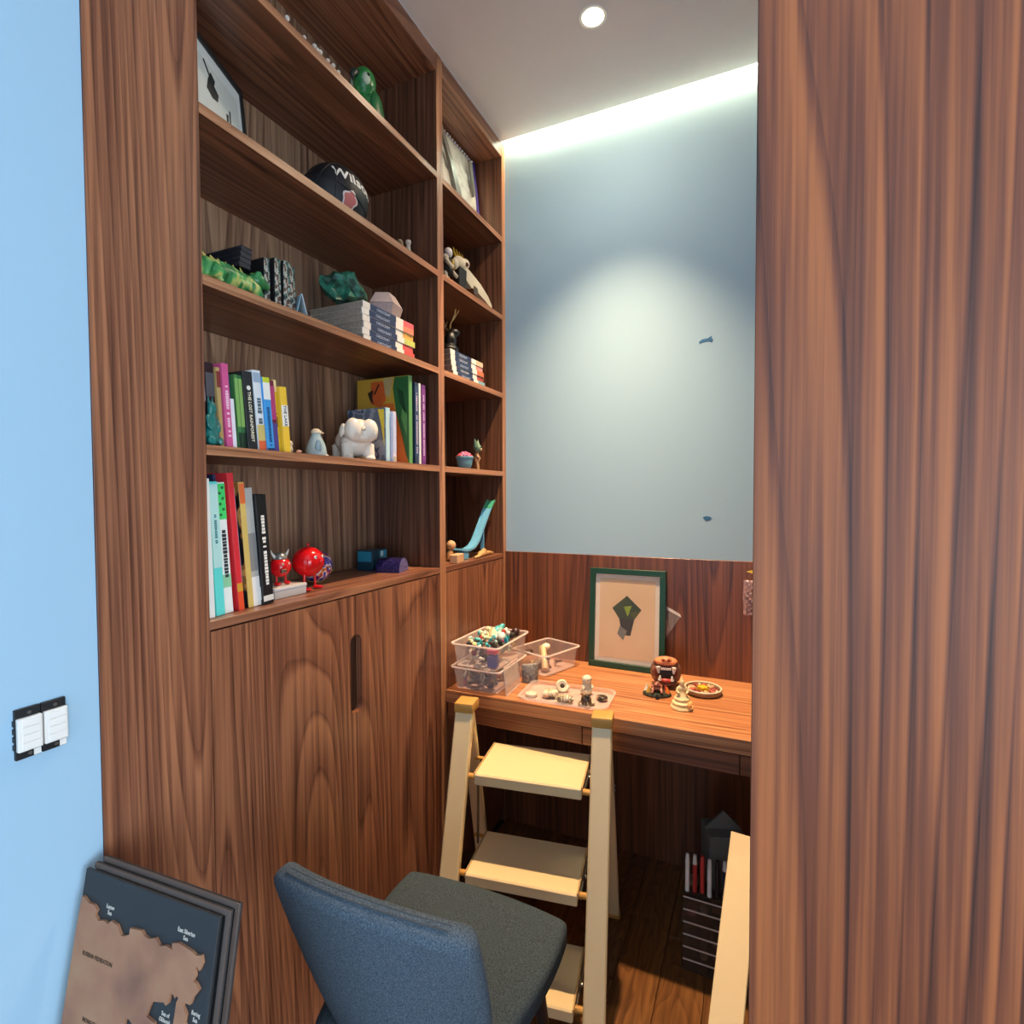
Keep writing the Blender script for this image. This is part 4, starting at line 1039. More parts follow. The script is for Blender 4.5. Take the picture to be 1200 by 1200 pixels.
# ------------------------------------------------------------------ top shelf
z0_ = S_Z[0]
t = thing('parrot_figurine', 'green parrot figurine with pale cheek on the top shelf', 'figurine', (1.362, 1.115, z0_+0.0003), (0, 0, R_(178)))
t.scale = (0.9, 0.9, 0.97)
PG = multi('parrot_green', [(0.3, '#1c5a2e'), (0.55, '#2f8a48'), (0.7, '#69a866')], 40, 0.3, 3, constant=False)
blob('body', [((-0.005, 0, 0.085), (0.046, 0.044, 0.072)), ((0.006, 0, 0.175), (0.042, 0.040, 0.050)), ((-0.055, 0, 0.04), (0.03, 0.02, 0.03))], PG, t, 0.004)
for s in (-1, 1):
    bm = B(); sph(bm, (0.024, s*0.026, 0.172), (0.017, 0.012, 0.020), 16, 10); ck = obj('cheek', bm, plain('#b9c9b4', 0.4), t, 'full', label='pale grey-green cheek')
    bm = B(); sph(bm, (0.026, s*0.0365, 0.181), 0.0055, 12, 8); obj('eye', bm, BLACK, ck, 'full')
    bm = B(); sph(bm, (-0.012, s*0.042, 0.085), (0.032, 0.012, 0.060), 14, 10, (0, R_(12), 0)); obj('wing', bm, plain('#1d6b38', 0.35, 0.2), t, 'full')
obj('beak', tube(B(), [(0.036, 0, 0.185), (0.056, 0, 0.182), (0.064, 0, 0.168), (0.060, 0, 0.155)], [0.014, 0.013, 0.009, 0.002], 12), plain('#2f3a33', 0.35), t, 'full')
bm = B(); lathe(bm, [(0.045, 0), (0.046, 0.006), (0.04, 0.016), (0.03, 0.022)], seg=24); obj('base', bm, plain('#b58a5a', 0.5), t, True)
for i, x in enumerate((0.975, 1.028, 1.062, 1.072, 1.082, 1.108, 1.128, 1.147)):
    o = thing('white_figurine', 'tiny pale figurine on the top shelf edge, %s from the left' % ORD[i], 'figurine', (x, 1.029, z0_+0.0003), (0, 0, i), 'pale figurines along the top shelf edge')
    hh = [0.043, 0.037, 0.042, 0.040, 0.042, 0.039, 0.041, 0.037][i]
    bm = B(); lathe(bm, [(0.0055, 0), (0.006, 0.003), (0.0035, 0.008), (0.004, hh*0.6), (0.0025, hh*0.74)], seg=10); obj('torso', bm, plain('#cfc5b8', 0.5, 0.15), o, True)
    bm = B(); sph(bm, (0, 0, hh*0.86), hh*0.14, 10, 8); obj('head', bm, plain('#d9cfc3', 0.5), o, 'full')
    bm = B(); tube(bm, [(-0.006, 0, hh*0.45), (0, 0, hh*0.68), (0.006, 0, hh*0.45)], 0.0016, 6); obj('arms', bm, plain('#bfb3a6', 0.5), o)

# ------------------------------------------------------------------ narrow bay
t = thing('silver_bag', 'crinkled silver plastic bag with beaded zip top in the upper narrow bay', 'bag', (1.855, 1.095, z0_+0.0004), (R_(-6), 0, 0))
SIL = plain('#fbf7ea', 0.26, 0.08, metal=0.0, scale=14)
def pillow(w, h, th, nx=28, nz=26, seed=1, amp=0.006):
    bm = B(); rnd = random.Random(seed)
    cr = [(rnd.uniform(-1, 1), rnd.uniform(0, 1), rnd.uniform(-1.2, 1.2), rnd.uniform(18, 40), rnd.uniform(0, 6)) for _ in range(9)]
    sides = []
    for s in (-1, 1):
        g = []
        for j in range(nz+1):
            row = []
            for i in range(nx+1):
                u = -1+2*i/nx; v = j/nz
                base = th*(1-abs(u)**2.6)*(1-v**2.2)**0.6
                wr = sum(math.sin(f*(u*math.cos(a)+2*v*math.sin(a))+p) for _, _, a, f, p in cr)/9*amp*3*(1-u*u)*(1-v)**0.4
                x = w/2*u*(1-0.03*math.sin(v*9))
                row.append(bm.verts.new((x, s*max(0.0006, base+wr*0.6)-0.0, h*v)))
            g.append(row)
        for j in range(nz):
            for i in range(nx): bm.faces.new((g[j][i], g[j][i+1], g[j+1][i+1], g[j+1][i]))
        sides.append(g)
    a, b = sides
    for i in range(nx):
        bm.faces.new((a[0][i], a[0][i+1], b[0][i+1], b[0][i])); bm.faces.new((a[nz][i], a[nz][i+1], b[nz][i+1], b[nz][i]))
    for j in range(nz):
        bm.faces.new((a[j][0], a[j+1][0], b[j+1][0], b[j][0])); bm.faces.new((a[j][nx], a[j+1][nx], b[j+1][nx], b[j][nx]))
    return bm
obj('bag_body', pillow(0.43, 0.318, 0.045, seed=5, amp=0.010), SIL, t, 'full')
for k in range(22):
    bm = B(); sph(bm, (-0.208+k*0.0195, -0.004, 0.320), 0.0062, 10, 8); obj('bead', bm, plain('#e9e4ee', 0.25), t, 'full')
obj('violet_edge', bx(0.211, 0.221, -0.012, 0.012, 0.002, 0.322, 0.003), plain('#3b2f96', 0.35), t, label='violet plastic edge strip')
obj('dark_stripe', prism(B(), [(-0.16, 0.27), (-0.13, 0.26), (-0.06, 0.14), (-0.02, 0.02), (-0.06, 0.02), (-0.09, 0.13)], -0.058, -0.046, 'XZ'), plain('#8f8b82', 0.3, 0.2, metal=0.4), t)
obj('grey_strap', prism(B(), [(0.09, 0.25), (0.115, 0.245), (0.12, 0.12), (0.10, 0.10)], -0.05, -0.042, 'XZ'), plain('#7d7a70', 0.4), t)

BONE = plain('#ddd2bd', 0.55, 0.08); GOLD = plain('#b5962f', 0.35, 0.1, metal=0.5); DK = plain('#23211f', 0.5)
t = thing('robot_figure', 'cream and black robot figure standing at the left of the narrow bay', 'figurine', (1.752, 1.062, z1+0.0003), (0, 0, R_(-70)))
for s in (-1, 1):
    bm = B(); box(bm, -0.022, 0.03, s*0.022-0.012, s*0.022+0.012, 0, 0.014, 0.003); cyl(bm, (0, s*0.022, 0.012), (-0.004, s*0.018, 0.06), 0.010, 0.008, 8); obj('leg', bm, BONE, t)
    bm = B(); tube(bm, [(0, s*0.032, 0.10), (0.012, s*0.046, 0.082), (0.03, s*0.042, 0.062)], [0.010, 0.008, 0.007], 8); sph(bm, (0, s*0.034, 0.104), 0.013, 10, 8); obj('arm', bm, BONE, t)
bm = B(); box(bm, -0.018, 0.02, -0.026, 0.026, 0.055, 0.112, 0.006); obj('torso', bm, DK, t)
bm = B(); box(bm, 0.018, 0.026, -0.018, 0.018, 0.075, 0.105, 0.003); obj('chest_plate', bm, GOLD, t)
bm = B(); sph(bm, (0.004, 0, 0.135), (0.017, 0.016, 0.020), 14, 10); obj('head', bm, plain('#e6dde0', 0.4), t, 'full')
t = thing('dragon_head_blade', 'cream bone-like dragon blade with gold crest pointing right in the narrow bay', 'figurine', (1.895, 1.060, z1+0.040), (0, R_(3), R_(-4)))
obj('blade', prism(B(), [(-0.075, 0.078), (-0.06, 0.058), (-0.03, 0.044), (0.0, 0.030), (0.02, 0.022), (0.032, 0.024), (0.036, 0.038), (0.065, 0.036), (0.072, 0.020), (0.12, 0.010), (0.178, -0.006), (0.185, 0.004), (0.150, 0.034), (0.09, 0.062), (0.0, 0.085), (-0.05, 0.09)], -0.010, 0.010, 'XZ'), BONE, t)
blob('skull', [((-0.055, 0, 0.090), (0.035, 0.022, 0.026)), ((-0.02, 0, 0.102), (0.026, 0.020, 0.020)), ((-0.085, 0, 0.075), (0.016, 0.014, 0.022))], BONE, t, 0.003)
for k in range(4):
    bm = B(); cyl(bm, (-0.085+k*0.02, 0, 0.106), (-0.10+k*0.02, 0, 0.135), 0.007, 0.001, 6); obj('crest_spike', bm, GOLD, t)
bm = B(); sph(bm, (-0.03, -0.018, 0.092), 0.008, 10, 8); obj('eye_socket', bm, plain('#5a2d22', 0.5), t, 'full')
obj('stand', bx(-0.07, -0.02, -0.014, 0.014, -0.036, 0.072, 0.003), DK, t)
obj('base_plate', bx(-0.085, 0.02, -0.03, 0.03, -0.0395, -0.034, 0.001), DK, t)
t = thing('antler_ornament', 'black ornament with thin gold antler branches on the narrow bay book stack', 'ornament', (1.800, 1.085, ZB+0.0003), (0, 0, R_(-40)))
t.scale = (1.15, 1.15, 1.15)
blob('bust', [((0, 0, 0.022), (0.034, 0.030, 0.022)), ((0.004, 0, 0.055), (0.022, 0.020, 0.030)), ((0.018, 0, 0.082), (0.020, 0.015, 0.015))], plain('#0f0f12', 0.35), t, 0.003)
for s in (-1, 1):
    bm = B(); tube(bm, [(0, s*0.010, 0.092), (-0.004, s*0.030, 0.104), (0, s*0.052, 0.112), (0.002, s*0.060, 0.140)], [0.0028, 0.0025, 0.0022, 0.0012], 6)
    tube(bm, [(-0.002, s*0.034, 0.106), (0.006, s*0.036, 0.130)], [0.0022, 0.001], 6); tube(bm, [(0.001, s*0.053, 0.114), (0.010, s*0.072, 0.134)], [0.002, 0.001], 6)
    obj('antler', bm, plain('#c9b887', 0.4, metal=0.3), t)
# bowl and cat figure
t = thing('blue_bowl', 'small pale blue bowl heaped with pink beads in the narrow bay', 'bowl', (1.862, 1.055, z3+0.0003))
bm = B(); lathe(bm, [(0.019, 0), (0.023, 0.003), (0.029, 0.018), (0.033, 0.044), (0.036, 0.045), (0.0355, 0.050), (0.031, 0.050), (0.026, 0.03), (0.001, 0.012)], seg=28, cap=False); obj('bowl_body', bm, plain('#6fa7c0', 0.3), t, True)
bm = B(); rnd = random.Random(3)
for k in range(70):
    a = rnd.random()*6.283; r = 0.027*math.sqrt(rnd.random()); sph(bm, (r*math.cos(a), r*math.sin(a), 0.048+0.018*(1-(r/0.03)**2)), 0.0055, 8, 6)
o = obj('beads', bm, multi('bead_pink', [(0.3, '#c9506a'), (0.5, '#d98aa0'), (0.6, '#8f5fb0'), (0.7, '#d94f5a')], 70, 0.35, 1), t, 'full'); o['kind'] = 'stuff'
t = thing('big_eared_cat', 'slim green-eared cat figure standing right of the blue bowl', 'figurine', (1.958, 1.052, z3+0.0003), (0, 0, R_(-75)))
CATG = plain('#6f8f7c', 0.4, 0.2); 
blob('body', [((0, 0, 0.052), (0.013, 0.014, 0.026)), ('limb', [(0.002, 0.008, 0.04), (0.006, 0.010, 0.003)], [0.006, 0.0045]), ('limb', [(0.002, -0.008, 0.04), (0.006, -0.010, 0.003)], [0.006, 0.0045]), ('limb', [(0, 0.012, 0.068), (0.014, 0.014, 0.05)], [0.005, 0.003]), ('limb', [(0, -0.012, 0.068), (0.014, -0.014, 0.05)], [0.005, 0.003]), ('limb', [(0, 0, 0.07), (0.003, 0, 0.085)], 0.007)], plain('#b08a68', 0.5, 0.2), t, 0.0022)
bm = B(); sph(bm, (0.004, 0, 0.094), (0.016, 0.022, 0.017), 16, 10); hd = obj('head', bm, CATG, t, 'full')
bm = B(); sph(bm, (0.016, 0, 0.089), (0.007, 0.009, 0.006), 10, 8); obj('muzzle', bm, plain('#c9b59b', 0.5), hd, 'full')
for s in (-1, 1):
    bm = B(); cyl(bm, (0.0, s*0.016, 0.100), (-0.002, s*0.032, 0.132), 0.012, 0.001, 6); obj('ear', bm, CATG, hd, True)
    bm = B(); sph(bm, (0.017, s*0.008, 0.098), 0.0038, 8, 6); obj('eye', bm, plain('#23301f', 0.3), hd, 'full')
# toy slide and wooden pieces
t = thing('toy_slide', 'pale blue plastic toy slide rising to a green tip in the lowest narrow bay', 'toy slide', (1.80, 1.055, z4+0.0003), (0, 0, R_(-2)))
path = [(0.0, 0.038), (0.03, 0.032), (0.07, 0.030), (0.11, 0.040), (0.14, 0.062), (0.175, 0.105), (0.21, 0.152), (0.243, 0.193), (0.262, 0.214), (0.276, 0.226)]
def chute(pts, wd, wall, thick):
    bm = B(); prof = [(-wd, wall), (-wd, 0), (wd, 0), (wd, wall), (wd-thick, wall), (wd-thick, thick), (-wd+thick, thick), (-wd+thick, wall)]
    rings = []
    for i, (x, z) in enumerate(pts):
        a = pts[max(i-1, 0)]; b = pts[min(i+1, len(pts)-1)]; d = Vector((b[0]-a[0], 0, b[1]-a[1])).normalized(); n = Vector((-d.z, 0, d.x))
        rings.append([bm.verts.new(Vector((x, q, z))+n*w) for q, w in prof])
    k = len(prof)
    for a, b in zip(rings, rings[1:]):
        for i in range(k): bm.faces.new((a[i], a[(i+1) % k], b[(i+1) % k], b[i]))
    bm.faces.new(rings[0]); bm.faces.new(rings[-1]); return bm
obj('chute', chute(path[:8], 0.019, 0.009, 0.004), plain('#6fb4dc', 0.25, 0.08), t, True)
obj('green_tip', chute(path[7:], 0.0192, 0.0095, 0.004), plain('#4fae8e', 0.25, 0.08), t, True, label='green upper end of the slide')
obj('prop', bx(0.19, 0.198, -0.008, 0.008, 0.0, 0.128, 0.001), plain('#5fa3cc', 0.3), t)
obj('foot', bx(0.02, 0.06, -0.016, 0.016, 0.0, 0.031, 0.002), plain('#5fa3cc', 0.3), t)
TOYW = plain('#c99a62', 0.55, 0.12)
t = thing('wooden_puppet', 'pale wooden jointed figure lying before the toy slide', 'figurine', (1.965, 1.022, z4+0.0004), (0, 0, R_(3)))
blob('body', [((-0.03, 0, 0.014), (0.030, 0.014, 0.013)), ((0.01, 0, 0.013), (0.022, 0.012, 0.012)), ('limb', [(0.02, 0.004, 0.012), (0.06, 0.006, 0.010), (0.085, 0.002, 0.007)], [0.010, 0.008, 0.005]), ('limb', [(-0.05, -0.004, 0.012), (-0.09, -0.010, 0.008), (-0.11, -0.006, 0.006)], [0.009, 0.007, 0.006]), ((-0.008, 0, 0.024), (0.014, 0.011, 0.010))], TOYW, t, 0.002)
t = thing('wooden_block', 'small pale wooden block at the left of the toy slide', 'block', (1.735, 1.020, z4+0.0003), (0, 0, R_(10)))
obj('block', bx(-0.035, 0.035, -0.016, 0.016, 0, 0.032, 0.002), plain('#cfa27c', 0.6), t)
t = thing('wooden_peg', 'round-headed wooden peg doll leaning behind the pale block', 'peg doll', (1.765, 1.070, z4+0.0004), (0, R_(12), 0))
bm = B(); lathe(bm, [(0.012, 0), (0.014, 0.004), (0.012, 0.03), (0.008, 0.042)], seg=16); obj('body', bm, plain('#b98a5e', 0.5), t, True)
bm = B(); sph(bm, (0, 0, 0.058), 0.019, 16, 10); obj('head', bm, plain('#c9a27a', 0.5), t, 'full')

# ------------------------------------------------------------------ desk: boxes, trays and figures
zd = 0.7503
def tub(bm, w, d, h, th=0.0016, taper=0.92, lip=0.006, r=0.016, n=5):
    """open rounded tub, centre of the base at the origin"""
    def ring(k, z, ins=0.0):
        a, b = w/2*k-ins, d/2*k-ins; rr = r
        pts = []
        for sx, sy, a0 in ((1, 1, 0), (-1, 1, 90), (-1, -1, 180), (1, -1, 270)):
            for i in range(n):
                t_ = R_(a0+90*i/(n-1)); pts.append((sx*(a-rr)+rr*math.cos(t_), sy*(b-rr)+rr*math.sin(t_), z))
        return [bm.verts.new(p) for p in pts]
    rings = [ring(taper, 0), ring(1, h), ring(1, h, -lip), ring(1, h+0.003, -lip), ring(1, h+0.003, th), ring(taper, th, th)]
    k = len(rings[0])
    for a, b in zip(rings, rings[1:]):
        for i in range(k): bm.faces.new((a[i], a[(i+1) % k], b[(i+1) % k], b[i]))
    bm.faces.new(rings[0]); bm.faces.new(rings[-1])
    return bm
RIM = clear('tub_rim_plastic', '#f6e6e0', 0.42, 0.25)
def rim(par, w, d, z, r=0.018):
    pts = []
    for sx, sy, a0 in ((1, 1, 0), (-1, 1, 90), (-1, -1, 180), (1, -1, 270)):
        for i in range(5):
            t_ = R_(a0+22.5*i); pts.append((sx*(w/2-r)+r*math.cos(t_), sy*(d/2-r)+r*math.sin(t_), z))
    obj('rim', tube(B(), pts, 0.0032, 6, True), RIM, par, True)

def toy_bits(par, cols, w, d, z0, z1, n, seed, size=0.014):
    """a jumble of little toys as parts of the tub's filling, every piece its own mesh"""
    rnd = random.Random(seed)
    for k in range(n):
        x = rnd.uniform(-w, w); y = rnd.uniform(-d, d); z = rnd.uniform(z0, z1)
        c = rnd.choice(cols); q = rnd.random(); bm = B(); sz = size*rnd.uniform(0.7, 1.25)
        rot = (rnd.uniform(0, 3), rnd.uniform(0, 3), rnd.uniform(0, 3))
        if q < 0.35:
            sph(bm, (x, y, z), (sz, sz*0.8, sz*0.7), 10, 7, rot)
        elif q < 0.6:
            m = Matrix.Translation((x, y, z)) @ Euler(rot).to_matrix().to_4x4()
            box(bm, -sz, sz, -sz*0.5, sz*0.5, -sz*0.4, sz*0.4, sz*0.15, m)
        elif q < 0.85:
            v = Vector((rnd.uniform(-1, 1), rnd.uniform(-1, 1), rnd.uniform(-0.4, 1))).normalized()*sz
            tube(bm, [Vector((x, y, z))-v, Vector((x, y, z))+Vector((0, 0, sz*0.3)), Vector((x, y, z))+v], [sz*0.4, sz*0.5, sz*0.28], 7)
        else:
            m = Matrix.Translation((x, y, z)) @ Euler(rot).to_matrix().to_4x4()
            lathe(bm, [(sz*0.2, -sz), (sz*0.6, -sz*0.3), (sz*0.35, sz*0.3), (sz*0.5, sz*0.7), (sz*0.1, sz)], seg=8); bmesh.ops.transform(bm, matrix=m, verts=bm.verts)
        o = obj('small_toy', bm, plain(c, 0.4, 0.15), par, q < 0.35 or q > 0.6)

mixed = ['#e9e6da', '#1d1c1e', '#bfe0dc', '#3fb0bf', '#a8322f', '#e2d9a0', '#cf5f8e', '#2b2724', '#9fc7b8', '#d9d2c0', '#7d5a46', '#f0ede6']
LBX = thing('clear_tub', 'lower clear plastic tub of toys at the left end of the desk', 'tub', (1.752, 0.892, zd), (0, 0, 0))
obj('tub_body', tub(B(), 0.235, 0.185, 0.076), CLEAR, LBX, True)
rim(LBX, 0.247, 0.197, 0.0775)
toy_bits(LBX, ['#6d675f', '#8d8880', '#3c3a3a', '#b7aea2', '#b56a7c', '#54575c'], 0.088, 0.064, 0.014, 0.060, 44, 11, 0.015)
UBX = thing('clear_tub', 'upper clear plastic tub heaped with small colourful toys, on the lower tub', 'tub', (1.757, 0.889, zd+0.0808), (0, 0, R_(-1)))
obj('tub_body', tub(B(), 0.255, 0.180, 0.080), CLEAR, UBX, True)
rim(UBX, 0.267, 0.192, 0.0815)
toy_bits(UBX, mixed, 0.088, 0.058, 0.015, 0.055, 34, 5, 0.016)
toy_bits(UBX, mixed, 0.105, 0.070, 0.058, 0.080, 60, 21, 0.013)
toy_bits(UBX, ['#e9e6da', '#bfe0dc', '#3fb0bf', '#a8322f', '#efe2b0', '#f0ede6', '#1d1c1e', '#9fc7b8'], 0.075, 0.048, 0.084, 0.102, 34, 33, 0.013)
blob('small_toy', [((0.06, 0.0, 0.098), (0.024, 0.018, 0.014)), ((0.085, -0.005, 0.106), (0.012, 0.010, 0.010)), ((0.035, 0.0, 0.094), (0.014, 0.010, 0.009))], plain('#4fb9c4', 0.3, 0.1), UBX, 0.003)
bm = B(); sph(bm, (0.085, -0.06, 0.088), 0.017, 12, 8); obj('small_toy', bm, plain('#3a221c', 0.35), UBX, 'full')
bm = B(); lathe(bm, [(0.022, 0.078), (0.018, 0.095), (0.008, 0.112), (0.003, 0.118)], (0.0, -0.01, 0), 10); obj('small_toy', bm, plain('#e9d9b6', 0.5), UBX, True)
obj('blue_block', bx(-0.108, -0.080, -0.074, -0.040, 0.006, 0.048, 0.002), plain('#4756a8', 0.4), UBX)
obj('pink_block', bx(-0.108, -0.078, -0.074, -0.036, 0.052, 0.070, 0.003), plain('#e0607c', 0.4), UBX)
# tub lid tilted against the right side of the stack
t = thing('tub_lid', 'clear tub lid leaning on the right side of the two stacked tubs', 'lid', (1.700, 0.774, zd+0.0030), (R_(84), 0, R_(2)))
obj('lid_sheet', bx(-0.062, 0.062, 0.0, 0.095, -0.0008, 0.0008, 0.0004), FILM, t)
obj('lid_edge', tube(B(), [(-0.062, 0, 0), (0.062, 0, 0), (0.062, 0.095, 0), (-0.062, 0.095, 0)], 0.002, 6, True), RIM, t)
# tray box behind
TR = thing('clear_tub', 'shallow clear tub set askew beside the stack, holding cream toy pieces', 'tub', (1.990, 0.758, zd), (0, 0, R_(-20)))
obj('tub_body', tub(B(), 0.205, 0.165, 0.078), CLEAR, TR, True)
rim(TR, 0.217, 0.177, 0.0795)
for i, (p0, p1, r0, c) in enumerate((((-0.06, -0.045, 0.012), (0.0, 0.02, 0.075), 0.013, '#d9bf95'), ((-0.03, 0.0, 0.012), (0.02, 0.04, 0.07), 0.014, '#cdb58a'), ((-0.07, 0.02, 0.012), (-0.02, -0.03, 0.05), 0.012, '#8d8071'))):
    bm = B(); cyl(bm, p0, p1, r0, r0*0.9, 12); obj('wooden_piece', bm, plain(c, 0.5, 0.12), TR, True)
bm = B(); sph(bm, (0.03, 0.03, 0.07), (0.022, 0.016, 0.014), 12, 8); obj('shell_piece', bm, plain('#efe3cd', 0.4), TR, 'full')
bm = B(); sph(bm, (-0.05, 0.05, 0.06), (0.02, 0.014, 0.011), 12, 8); obj('dark_piece', bm, plain('#3a241c', 0.4), TR, 'full')
toy_bits(TR, ['#d9c7a3', '#c4a87c', '#4a3a30', '#efe6d4', '#8f8578'], 0.06, 0.04, 0.012, 0.03, 12, 8, 0.013)
# grey bag
t = thing('grey_pouch', 'small grey speckled pouch standing between the tubs on the desk', 'pouch', (1.802, 0.752, zd), (0, 0, R_(-55)))
obj('pouch_body', pillow(0.062, 0.068, 0.017, 14, 14, 3, 0.004), multi('grey_speckle', [(0.3, '#4d4a4b'), (0.55, '#7f7a78'), (0.75, '#a39c98')], 130, 0.5, 4, constant=False), t, 'full')
# shallow lid tray with shells
LT = thing('clear_tray', 'shallow clear lid used as a tray of shells at the desk edge', 'tray', (1.718, 0.580, zd), (0, 0, R_(3)))
obj('tray_body', tub(B(), 0.175, 0.300, 0.010, 0.0015, 0.95, 0.004, 0.028), CLEAR, LT, True)
SHA = multi('shell_mottle', [(0.35, '#6d5b45'), (0.5, '#d9ccab'), (0.62, '#efe6d0'), (0.7, '#8a7350')], 70, 0.4, 3, constant=False)
SHB = multi('shell_dark', [(0.35, '#2a211c'), (0.55, '#5c4a3a'), (0.68, '#d6c6a4')], 60, 0.35, 3, constant=False)
zt = zd+0.0018
def spiral(par_label, x, y, r, mat, rot, turns=2.3, name='sea_shell'):
    o = thing(name, par_label, 'shell', (x, y, zt), rot)
    pts = []; rad = []
    for i in range(34):
        q = i/33; a = turns*2*math.pi*q; rr = r*(0.12+0.62*q)
        pts.append((rr*math.cos(a), rr*math.sin(a), r*(0.95-0.48*q))); rad.append(r*(0.10+0.34*q))
    obj('shell_body', tube(B(), pts, rad, 10), mat, o, 'full')
    bm = B(); sph(bm, (pts[-1][0]*0.97, pts[-1][1]*0.97, pts[-1][2]), (r*0.30, r*0.34, r*0.32), 10, 8); obj('shell_mouth', bm, plain('#c9a88a', 0.4), o, 'full')
    return o
spiral('round cream snail shell left of centre in the clear tray', 1.690, 0.628, 0.027, SHA, (0, 0, R_(40)))
o = thing('ammonite', 'cream spiral ring shell standing behind the snail shell in the tray', 'shell', (1.752, 0.610, zt+0.024), (R_(72), 0, R_(-60)))
pts = [((0.008+0.013*i/29)*math.cos(4*math.pi*i/29), (0.008+0.013*i/29)*math.sin(4*math.pi*i/29), 0) for i in range(30)]
obj('shell_body', tube(B(), pts, [0.003+0.0035*i/29 for i in range(30)], 8), plain('#e6dcc2', 0.45, 0.1), o, 'full')
bm = B(); sph(bm, (0, 0, 0.0), (0.009, 0.009, 0.004), 12, 8); obj('shell_core', bm, plain('#4a4034', 0.5), o, 'full')
o = thing('sea_shell', 'cream ridged shell lying at the front edge of the clear tray', 'shell', (1.662, 0.570, zt+0.0135), (0, 0, R_(-80)))
bm = B(); lathe(bm, [(0.002, -0.032), (0.009, -0.022), (0.0125, -0.008), (0.0135, 0.006), (0.010, 0.02), (0.004, 0.03)], seg=16); bmesh.ops.transform(bm, matrix=Matrix.Rotation(R_(90), 4, 'Y'), verts=bm.verts)
obj('shell_body', bm, SHA, o, True)
for k in range(6):
    a = k; ring = [(-0.022+k*0.009, 0.0142*math.cos(q)*(1-abs(k-2.5)*0.09), 0.0142*math.sin(q)*(1-abs(k-2.5)*0.09)) for q in [2*math.pi*i/18 for i in range(18)]]
    obj('ridge', tube(B(), ring, 0.0013, 5, True), plain('#8c7a58', 0.5), o)
o = thing('coral_piece', 'small white pitted coral disc at the left end of the clear tray', 'coral', (1.672, 0.694, zt), (0, 0, 0.4))
bm = B(); lathe(bm, [(0.016, 0), (0.021, 0.004), (0.020, 0.012), (0.012, 0.017), (0.001, 0.018)], seg=18); obj('disc', bm, plain('#d9cbb5', 0.7, 0.2, scale=200, bump=0.5), o, True)
for k in range(9):
    a = k*2.4; r = 0.0045*math.sqrt(k); bm = B(); sph(bm, (r*math.cos(a), r*math.sin(a), 0.0165), 0.0018, 6, 5); obj('pit', bm, plain('#5b4a3c', 0.8), o)
o = thing('ceramic_figure', 'pale seated round-bodied figure standing near the right of the clear tray', 'figurine', (1.765, 0.527, zt), (0, 0, R_(-130)))
blob('body', [((0, 0, 0.014), (0.020, 0.022, 0.014)), ((0, 0, 0.034), (0.014, 0.016, 0.016)), ((0.003, 0, 0.055), (0.017, 0.018, 0.014)), ('limb', [(0, 0.016, 0.036), (0.014, 0.018, 0.024)], 0.005), ('limb', [(0, -0.016, 0.036), (0.014, -0.018, 0.024)], 0.005)], plain('#e3d8bd', 0.45, 0.15), o, 0.0022)
for s in (-1, 1):
    bm = B(); sph(bm, (0.019, s*0.006, 0.057), 0.0022, 6, 5); obj('eye', bm, BLACK, o, 'full')
o = thing('dark_turtle', 'dark brown glossy turtle-like shell figure in front of the seated figure', 'figurine', (1.672, 0.500, zt), (0, 0, R_(-150)))
blob('body', [((0, 0, 0.020), (0.020, 0.018, 0.018)), ((0.02, 0, 0.010), (0.010, 0.008, 0.008)), ((0.004, 0.020, 0.007), (0.009, 0.008, 0.006)), ((0.004, -0.020, 0.007), (0.009, 0.008, 0.006)), ((-0.016, 0.014, 0.007), (0.008, 0.007, 0.006)), ((-0.016, -0.014, 0.007), (0.008, 0.007, 0.006))], SHB, o, 0.002)
bm = B(); sph(bm, (0.006, 0, 0.030), (0.011, 0.009, 0.009), 10, 8); obj('shell_plate', bm, plain('#1d1714', 0.2), o, 'full')
spiral('small brown and cream snail shell at the right end of the tray', 1.728, 0.462, 0.020, SHB, (0, 0, R_(150)), 1.8)

# framed print leaning on the wainscot
fr_w, fr_h = 0.300, 0.392
FG = plain('#123f2c', 0.4, 0.08)
ft = thing('framed_print', 'green framed print with a dark abstract shape, leaning on the walnut wall', 'picture', (2.078, 0.462, zd), (0, R_(4.2), R_(-90)))
ft.rotation_euler = (Matrix.Rotation(R_(4.2), 3, 'Y') @ Matrix.Rotation(R_(-90-1.5), 3, 'Z')).to_euler()
# local: x to the right (-Y in the room), y into the wall, z up
b_ = 0.022
for nm, a in (('frame_bar', (-fr_w/2, fr_w/2, 0, b_)), ('frame_bar', (-fr_w/2, fr_w/2, fr_h-b_, fr_h)), ('frame_bar', (-fr_w/2, -fr_w/2+b_, b_, fr_h-b_)), ('frame_bar', (fr_w/2-b_, fr_w/2, b_, fr_h-b_))):
    obj(nm, bx(a[0], a[1], -0.006, 0.016, a[2], a[3], 0.001), FG, ft)
obj('mount', bx(-fr_w/2+b_-0.002, fr_w/2-b_+0.002, 0.006, 0.010, b_-0.002, fr_h-b_+0.002), plain('#fbf4e2', 0.7, 0.02), ft)
obj('print_sheet', bx(-0.110, 0.110, 0.0046, 0.006, 0.040, fr_h-0.040), multi('aged_paper', [(0.3, '#eccfa4'), (0.6, '#f3d9b2'), (0.8, '#efd4aa')], 6, 0.8, 3, constant=False), ft)
